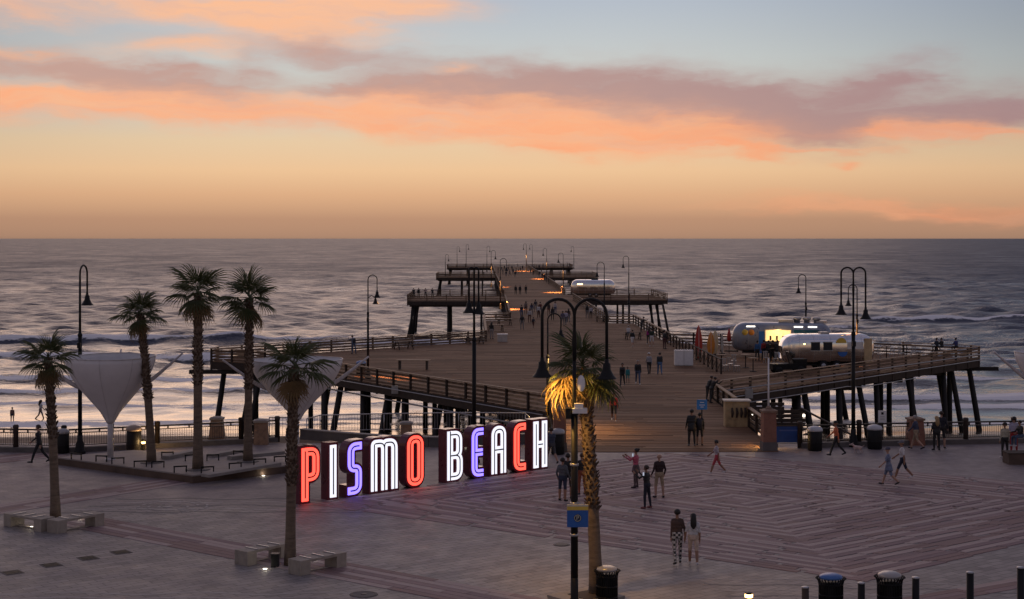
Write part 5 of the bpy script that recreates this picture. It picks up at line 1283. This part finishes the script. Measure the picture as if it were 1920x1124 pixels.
HCACHE = {}
def person(label, loc, h, pz, rz, top, bottom, skin=0, hair=('short', 'brown'), shoe=(.03, .03, .03), long_arm=True, long_leg=True, extra=None, group=None, zoff=0.):
    me, low, M = POSE[pz]; s = h/1.76
    o = bpy.data.objects.new('person', me); COL.objects.link(o); o.scale = (s, s, s); o.rotation_euler = (0, 0, R(rz))
    o.location = Vector(loc)+Vector((0, 0, -low*s+zoff)); tag(o, label, 'person', group)
    mt, mb_, ms = cmat(top), cmat(bottom), M_skin[skin]
    for i, m in enumerate((ms, mt, mb_, cmat(shoe, .6), M_eye, mt if long_arm else ms, mb_ if long_leg else ms)):
        o.material_slots[i].link = 'OBJECT'; o.material_slots[i].material = m
    kind, hc = hair
    if kind != 'bald':
        key = (kind, hc)
        if key not in HCACHE:
            if kind in ('cap', 'beanie'): HCACHE[key] = cap_mesh().mesh('cap', cmat(hc))
            else: HCACHE[key] = hair_mesh(kind).mesh('hair', mat('hair_'+hc, HAIRC[hc], .55, 0, .25, 20.))
        put('cap' if kind in ('cap', 'beanie') else 'hair', HCACHE[key], o, M=M)
    if extra == 'skirt':
        MB().lathe([(.15, 1.02), (.17, .95), (.21, .78), (.23, .70), (.222, .70), (.15, .9)], 18, (0, -.01, 0), sy=.85).build('skirt', mb_, o)
    if extra == 'coat':
        MB().lathe([(.16, 1.12), (.185, 1.0), (.20, .86), (.215, .74), (.205, .74), (.15, 1.0)], 18, (0, -.01, 0), sy=.85).build('coat_tail', mt, o)
    if extra == 'backpack': MB().lathe([(.02, 1.02), (.13, 1.04), (.15, 1.2), (.13, 1.38), (.03, 1.44)], 14, (0, -.17, 0), sy=.6).build('backpack', cmat((.03, .03, .04)), o)
    return o
BLK, NAVY, GREY, WHT, DEN, TAN = (.012, .012, .014), (.02, .025, .05), (.13, .13, .14), (.62, .60, .60), (.06, .09, .16), (.32, .24, .16)
# --- on the plaza
mb_chk = bpy.data.materials.new('checked_cloth'); mb_chk.use_nodes = True; N = NT(mb_chk.node_tree); ck = N.new('ShaderNodeTexChecker'); ck.inputs['Scale'].default_value = 13; ck.inputs[1].default_value = rgba((.5, .48, .46)); ck.inputs[2].default_value = rgba((.02, .018, .02))
N.l.new(N.new('ShaderNodeTexCoord').outputs['Object'], ck.inputs[0]); N.l.new(ck.outputs[0], mb_chk.node_tree.nodes['Principled BSDF'].inputs['Base Color'])
cman = person('man in brown shirt and checked trousers walking hand in hand, back turned', G(1270, 1059), 1.78, 'hand_r', 4, (.085, .05, .04), (.16, .15, .15), 1, ('short', 'black'))
for i in (2, 6): cman.material_slots[i].material = mb_chk
person('long haired woman in white top and cream shorts walking hand in hand', G(1300, 1060), 1.66, 'hand_l', -3, WHT, (.55, .42, .33), 1, ('long', 'black'), WHT, False, False)
person('woman in pink top and patterned skirt raising a phone', G(1192, 915), 1.66, 'photo_f', 70, (.50, .10, .16), (.10, .07, .07), 1, ('bun', 'black'), BLK, extra='skirt')
person('woman in black clothes holding up a phone nearest the couple', G(1213, 954), 1.68, 'photo', 60, BLK, (.015, .018, .03), 1, ('short', 'brown'), (.2, .05, .05))
person('bald man in dark jacket and tan shorts standing by photographers', G(1236, 934), 1.78, 'pocket', 20, (.03, .012, .014), TAN, 0, ('bald', ''), BLK, True, False)
person('person in grey hoodie left of the front lamp post', G(1055, 940), 1.74, 'pocket', -30, (.09, .10, .115), (.02, .03, .06), 1, ('short', 'black'), BLK, True, False)
person('taller person in black close behind the grey hoodie', G(1065, 936), 1.84, 'stand', -20, (.02, .02, .022), BLK, 1, ('short', 'black'), BLK, True, False)
person('person in dark jacket and rust trousers between lamp post and palm', G(1091, 928), 1.7, 'stand', 30, BLK, (.25, .07, .035), 1, ('short', 'brown'))
person('person with bare legs walking behind the letter H', G(1034, 872), 1.72, 'walk_a', 25, (.05, .06, .10), (.06, .06, .07), 0, ('short', 'brown'), BLK, True, False)
person('child in pale top and red shorts running across the plaza', G(1344, 891), 1.55, 'walk_a', 82, (.45, .40, .42), (.45, .06, .08), 1, ('short', 'black'), WHT, False, False)
person('woman in denim dress and cap walking left, nearest right couple', G(1666, 912), 1.64, 'walk_b', 78, (.15, .18, .27), (.15, .18, .27), 0, ('cap', (.08, .08, .12)), BLK, False, False, extra='skirt')
person('man in white shirt and navy shorts walking behind woman in denim', G(1692, 901), 1.72, 'walk_a', 70, WHT, NAVY, 1, ('cap', (.15, .15, .18)), WHT, False, False)
person('person in orange jacket striding left past the black bins', G(1568, 857), 1.72, 'walk_a', 80, (.65, .17, .07), BLK, 1, ('cap', BLK), BLK)
person('man in navy top and tan shorts facing the rusty pillar', G(1717, 845), 1.74, 'walk_b', 60, (.05, .06, .11), TAN, 0, ('short', 'grey'), BLK, True, False)
person('blond person in black with back turned by right fence', G(1756, 845), 1.7, 'heavy', 10, BLK, BLK, 0, ('long', 'blond'), BLK)
person('taller man in navy jacket and shorts beside the blond person', G(1765, 841), 1.86, 'pocket', -20, (.02, .022, .035), BLK, 0, ('short', 'brown'), BLK, True, False)
person('person in cream jacket and black trousers at the right edge', G(1884, 859), 1.68, 'stand', 12, (.45, .42, .33), BLK, 1, ('cap', BLK), WHT)
person('person in pale lilac hoodie and red bottoms at the right edge', G(1901, 850), 1.78, 'heavy', 8, (.42, .40, .52), (.30, .02, .02), 1, ('short', 'black'), BLK)
person('dark dressed person sitting on the planter at the far right', G(1914, 858)+Vector((0, 0, .6)), 1.6, 'sit', 110, BLK, DEN, 1, ('short', 'black'), WHT, zoff=-.42)
person('man in dark clothes striding behind the leftmost palm', G(73, 871), 1.84, 'walk_a', 95, (.02, .022, .03), (.015, .016, .02), 0, ('short', 'brown'), BLK)
# --- on the beach
def B(px, D): return AT(px, D, sand_z(D)+.05)
person('child in dark shorts standing in the shallow surf at left', AT(23, 139, SEA-.15), 1.45, 'stand', 10, (.20, .11, .08), NAVY, 1, ('short', 'black'), (.2, .12, .09), False, False)
person('long haired girl in white top wading in the surf', AT(76, 141, SEA-.25), 2.0, 'walk_b', -60, WHT, (.3, .25, .25), 1, ('long', 'brown'), (.2, .12, .09), False, False)
person('person in white sitting on the sand behind the left fence', B(38, 92), 1.7, 'sit', 10, WHT, DEN, 0, ('short', 'black'), zoff=-.40)
person('person in dark top sitting on the sand behind the left fence', B(57, 91.5), 1.7, 'sit', -10, BLK, (.3, .12, .1), 0, ('long', 'brown'), zoff=-.40)
# --- pier, near part
D_ = .03
person('person in black coat standing by the blue sign post, left of two', G(1297, 837, D_), 1.86, 'heavy', 5, BLK, BLK, 1, ('short', 'black'), GREY, extra='coat')
person('person in black jacket and shorts close to the blue sign post', G(1312, 836, D_), 1.66, 'stand', -5, BLK, BLK, 1, ('short', 'black'), BLK, True, False, 'backpack')
person('person in red and white jacket walking towards the plaza', G(1151, 792, D_), 1.66, 'walk_a', 175, (.55, .05, .035), BLK, 1, ('short', 'brown'), WHT, True, False)
person('person in black walking with a child in teal', G(1167, 726, D_), 1.68, 'walk_b', 170, BLK, BLK, 1, ('short', 'black'), GREY)
person('small child in teal beside the adult in black', G(1177, 718, D_), 1.15, 'stand', 170, (.03, .22, .24), (.03, .2, .2), 1, ('short', 'black'), BLK, True, False)
person('man in dark coat and jeans walking towards the plaza', G(1196, 723, D_), 1.8, 'walk_a', 178, BLK, DEN, 0, ('short', 'grey'), WHT)
person('person in grey jacket and white hat walking out on the pier', G(1217, 704, D_), 1.72, 'walk_b', 5, (.35, .34, .36), BLK, 0, ('beanie', (.7, .68, .66)), BLK)
person('person in dark jacket and blue jeans walking away from plaza', G(1237, 705, D_), 1.76, 'walk_a', 0, (.03, .035, .04), (.07, .14, .27), 0, ('short', 'black'), GREY)
person('person leaning on the right railing, left of two', G(1327, 752, D_), 1.66, 'lean', -70, BLK, BLK, 1, ('short', 'brown'))
person('person leaning on the right railing, nearer of two', G(1334, 756, D_), 1.7, 'lean', -65, (.02, .018, .016), BLK, 1, ('short', 'black'))
person('person in white shorts and dark top at the right picnic table', G(1186, 652, D_), 1.7, 'walk_b', 15, BLK, WHT, 0, ('short', 'brown'), WHT, True, False)
person('person in white shirt seated at the right picnic table', G(1178, 641, D_), 1.6, 'sit', -20, WHT, GREY, 0, ('short', 'grey'), zoff=.05)
person('person in green jacket and white shorts by the crossed fence', G(1222, 650, D_), 1.76, 'pocket', 10, (.03, .045, .03), WHT, 0, ('short', 'black'), WHT, True, False)
person('person in magenta top beside the green jacket', G(1216, 646, D_), 1.6, 'stand_f', 10, (.35, .02, .20), BLK, 0, ('long', 'brown'), WHT)
person('person in dark clothes standing at the start of crossed fence', G(1246, 655, D_), 1.8, 'heavy', -50, BLK, (.08, .03, .03), 0, ('short', 'black'))
person('person in black leaning on the slanting right rail', G(1203, 623, D_), 1.76, 'lean', -60, BLK, BLK, 0, ('short', 'black'))
person('person leaning on the left rail beside the tall pier lamp', G(663, 664, D_), 1.74, 'lean', 30, (.14, .16, .20), DEN, 0, ('short', 'black'), extra='backpack')
person('person in dark top standing left of the white topped box', G(922, 636, D_), 1.75, 'stand_f', -20, BLK, (.3, .27, .26), 0, ('long', 'black'))
for px, lb, c in ((1420, 'customer in blue at the left of the lit serving hatch', (.03, .10, .25)), (1432, 'customer in red at the lit serving hatch', (.30, .03, .025)), (1441, 'customer in black in the middle of the hatch queue', BLK), (1449, 'customer in brown behind the middle of the hatch queue', (.06, .03, .02)), (1458, 'broad customer in black at the right end of hatch queue', BLK)):
    person(lb, AT(px, 129.0+.2*((px*7) % 5), D_), 1.74, 'heavy' if px == 1458 else 'stand', 0 if px % 2 else 12, c, BLK, 1, ('short', 'black'))
for px, lb, c, k in ((1757, 'leftmost of three people seated at the right pier corner', (.02, .03, .05), 'stand_f'), (1766, 'middle of three people seated at the right pier corner', BLK, 'stand'), (1793, 'person in blue alone at the right pier corner', (.04, .05, .18), 'pocket')):
    person(lb, AT(px, 131.0, D_), 1.62, 'sit', 25, c, BLK, 1, ('short', 'black'), zoff=.22)
for px, lb in ((776, 'leftmost of four people on the left far platform rail'), (785, 'second of four people on the left far platform rail'), (798, 'third of four people on the left far platform rail'), (811, 'rightmost of four people on the left far platform rail')):
    person(lb, AT(px, 264, D_), 1.75, 'lean' if px != 785 else 'stand', 10, BLK if px != 798 else (.3, .22, .2), BLK, 1, ('short', 'black'))
# --- pier, crowd in the middle distance
rp = random.Random(3)
mid = [(979, 618, BLK, 'tall person in black at the front left of the mid pier crowd'), (978, 597, (.03, .025, .03), 'person in black just behind the front left of crowd'), (993, 606, (.45, .42, .42), 'person in white left in the mid pier crowd'), (1000, 616, (.05, .05, .07), 'child with pack at the front of the mid pier crowd'),
       (997, 592, (.08, .09, .16), 'person in blue at the back of the mid crowd'), (1010, 597, (.5, .48, .48), 'person in white shirt central in the mid crowd'), (1013, 592, (.12, .03, .03), 'person in dark red at the back of the mid crowd'), (1029, 592, (.06, .05, .05), 'person in brown right of the mid crowd'), (1041, 590, (.5, .45, .45), 'person in pale top right of the mid crowd'),
       (1055, 612, (.10, .09, .14), 'person in dark lilac seen through the lamp arch'), (1061, 611, (.45, .42, .52), 'person in pale lilac seen through the lamp arch'), (1101, 597, BLK, 'person in black left of a pair under the right lamp arch'), (1108, 598, (.4, .38, .42), 'person in grey right of a pair under the right lamp arch'),
       (1004, 585, (.05, .05, .06), 'person in charcoal farthest back in the mid crowd'), (1036, 601, (.04, .04, .05), 'person in charcoal just left of the lamp arch top'), (1066, 606, (.12, .08, .07), 'person in brown right of the lilac pair'), (986, 590, (.16, .12, .11), 'person in dull pink behind the white shirted walkers')]
for px, py, c, lb in mid:
    small = 'child' in lb
    person(lb, G(px, py, D_), 1.3 if small else rp.uniform(1.68, 1.84), rp.choice(['stand', 'walk_a', 'walk_b', 'stand_f', 'pocket']), rp.choice([0, 180, 15, 170, -20]), c, rp.choice([BLK, DEN, GREY, (.1, .04, .03)]), rp.randint(0, 2), (rp.choice(['short', 'long', 'tail']), rp.choice(['black', 'brown'])), extra='backpack' if small else None)
for px, py, lb in ((967, 553, 'left of three dark figures walking between the lamp pools'), (975, 553, 'middle of three dark figures walking between the lamp pools'), (986, 553, 'right of three dark figures walking between the lamp pools')):
    person(lb, G(px, py, D_), 1.78, rp.choice(['walk_a', 'stand']), 180, BLK, BLK, 1, ('short', 'black'))
for px, py in ((934, 512), (943, 515), (949, 519), (956, 518), (962, 514), (968, 514), (972, 513), (953, 509), (1001, 509), (1007, 512), (1012, 520), (1017, 524), (1021, 527), (1025, 530), (1011, 506), (1018, 504), (1064, 503), (1068, 503), (940, 509), (946, 507), (960, 508), (976, 511), (980, 508), (995, 513), (1000, 517), (1029, 533), (1015, 515), (966, 520)):
    person('tiny dark figure among the far crowd near the pier end', G(px, py, D_), rp.uniform(1.65, 1.85), rp.choice(['stand', 'heavy', 'walk_a', 'pocket']), rp.choice([0, 180, 90, -90]), BLK, rp.choice([BLK, NAVY]), 1, ('short', 'black'), group='far crowd near the pier end')
for px, py, lb in ((1072, 549, 'dark figure by the far silver trailer, nearest its left end'), (1079, 556, 'figure in blue by the far silver trailer'), (1085, 553, 'figure in white by the far silver trailer')):
    person(lb, G(px, py, D_), 1.75, 'stand', 40, {1072: BLK, 1079: (.06, .09, .2), 1085: (.4, .38, .38)}[px], BLK, 1, ('short', 'black'))
# small pale dog on the paving by the striding person in orange
dg = thing('dog', 'small pale dog trotting on the paving near the black bins', 'dog', G(1608, 850), R(75))
mb = MB(); CP = []
for p0, p1, a, b in (((0, -.14, .27), (0, .12, .28), .085, .10), ((0, .12, .30), (0, .24, .40), .065, .05), ((0, .25, .42), (0, .29, .42), .055, .05), ((0, .30, .405), (0, .38, .395), .035, .026), ((-.035, .23, .46), (-.05, .22, .50), .02, .01), ((.035, .23, .46), (.05, .22, .50), .02, .01), ((0, -.2, .30), (0, -.32, .40), .022, .012),
                     ((-.055, .12, .24), (-.055, .15, .13), .035, .022), ((-.055, .15, .13), (-.055, .14, .02), .02, .018), ((.055, .10, .24), (.055, .06, .13), .035, .022), ((.055, .06, .13), (.055, .05, .02), .02, .018),
                     ((-.055, -.12, .26), (-.055, -.08, .17), .05, .028), ((-.055, -.08, .17), (-.055, -.16, .11), .026, .018), ((-.055, -.16, .11), (-.055, -.15, .02), .018, .016), ((.055, -.13, .26), (.055, -.13, .17), .05, .028), ((.055, -.13, .17), (.055, -.22, .12), .026, .018), ((.055, -.22, .12), (.055, -.22, .02), .018, .016)):
    mb.add(*capsule(p0, p1, a, b))
me = mb.mesh('dog_body', [mat('pale_fur', (.55, .42, .38), .9, 0, .2, 9., .4, 60)]); ob = bpy.data.objects.new('tmp', me); COL.objects.link(ob)
rm = ob.modifiers.new('r', 'REMESH'); rm.mode = 'VOXEL'; rm.voxel_size = .012; rm.use_smooth_shade = True
out = bpy.data.meshes.new_from_object(ob.evaluated_get(bpy.context.evaluated_depsgraph_get())); bpy.data.objects.remove(ob)
out.materials.clear(); out.materials.append(MATS['pale_fur']); put('body', out, dg); MB().lathe([(.06, 0), (.068, .01), (.068, .03), (.06, .04)], 12, (0, .17, .32)).build('collar', M_red, dg)
for px, py, D, z, lb in ((1186.5, 0, G(1192, 915).y-.3, 1.42, 'phone held up by the woman in pink'), (1206.5, 0, G(1213, 954).y-.25, 1.38, 'phone held up by the woman in black')):
    t = thing('phone', lb, 'phone', AT(px, D, z)); MB().box((0, 0, 0), (.08, .012, .15), .5).build('case', M_black, t); MB().box((0, -.008, 0), (.066, .004, .13), .5).build('screen', mat('phone_screen', (.3, .3, .35), .2, emit=(.6, .65, .8), estr=.6), t)
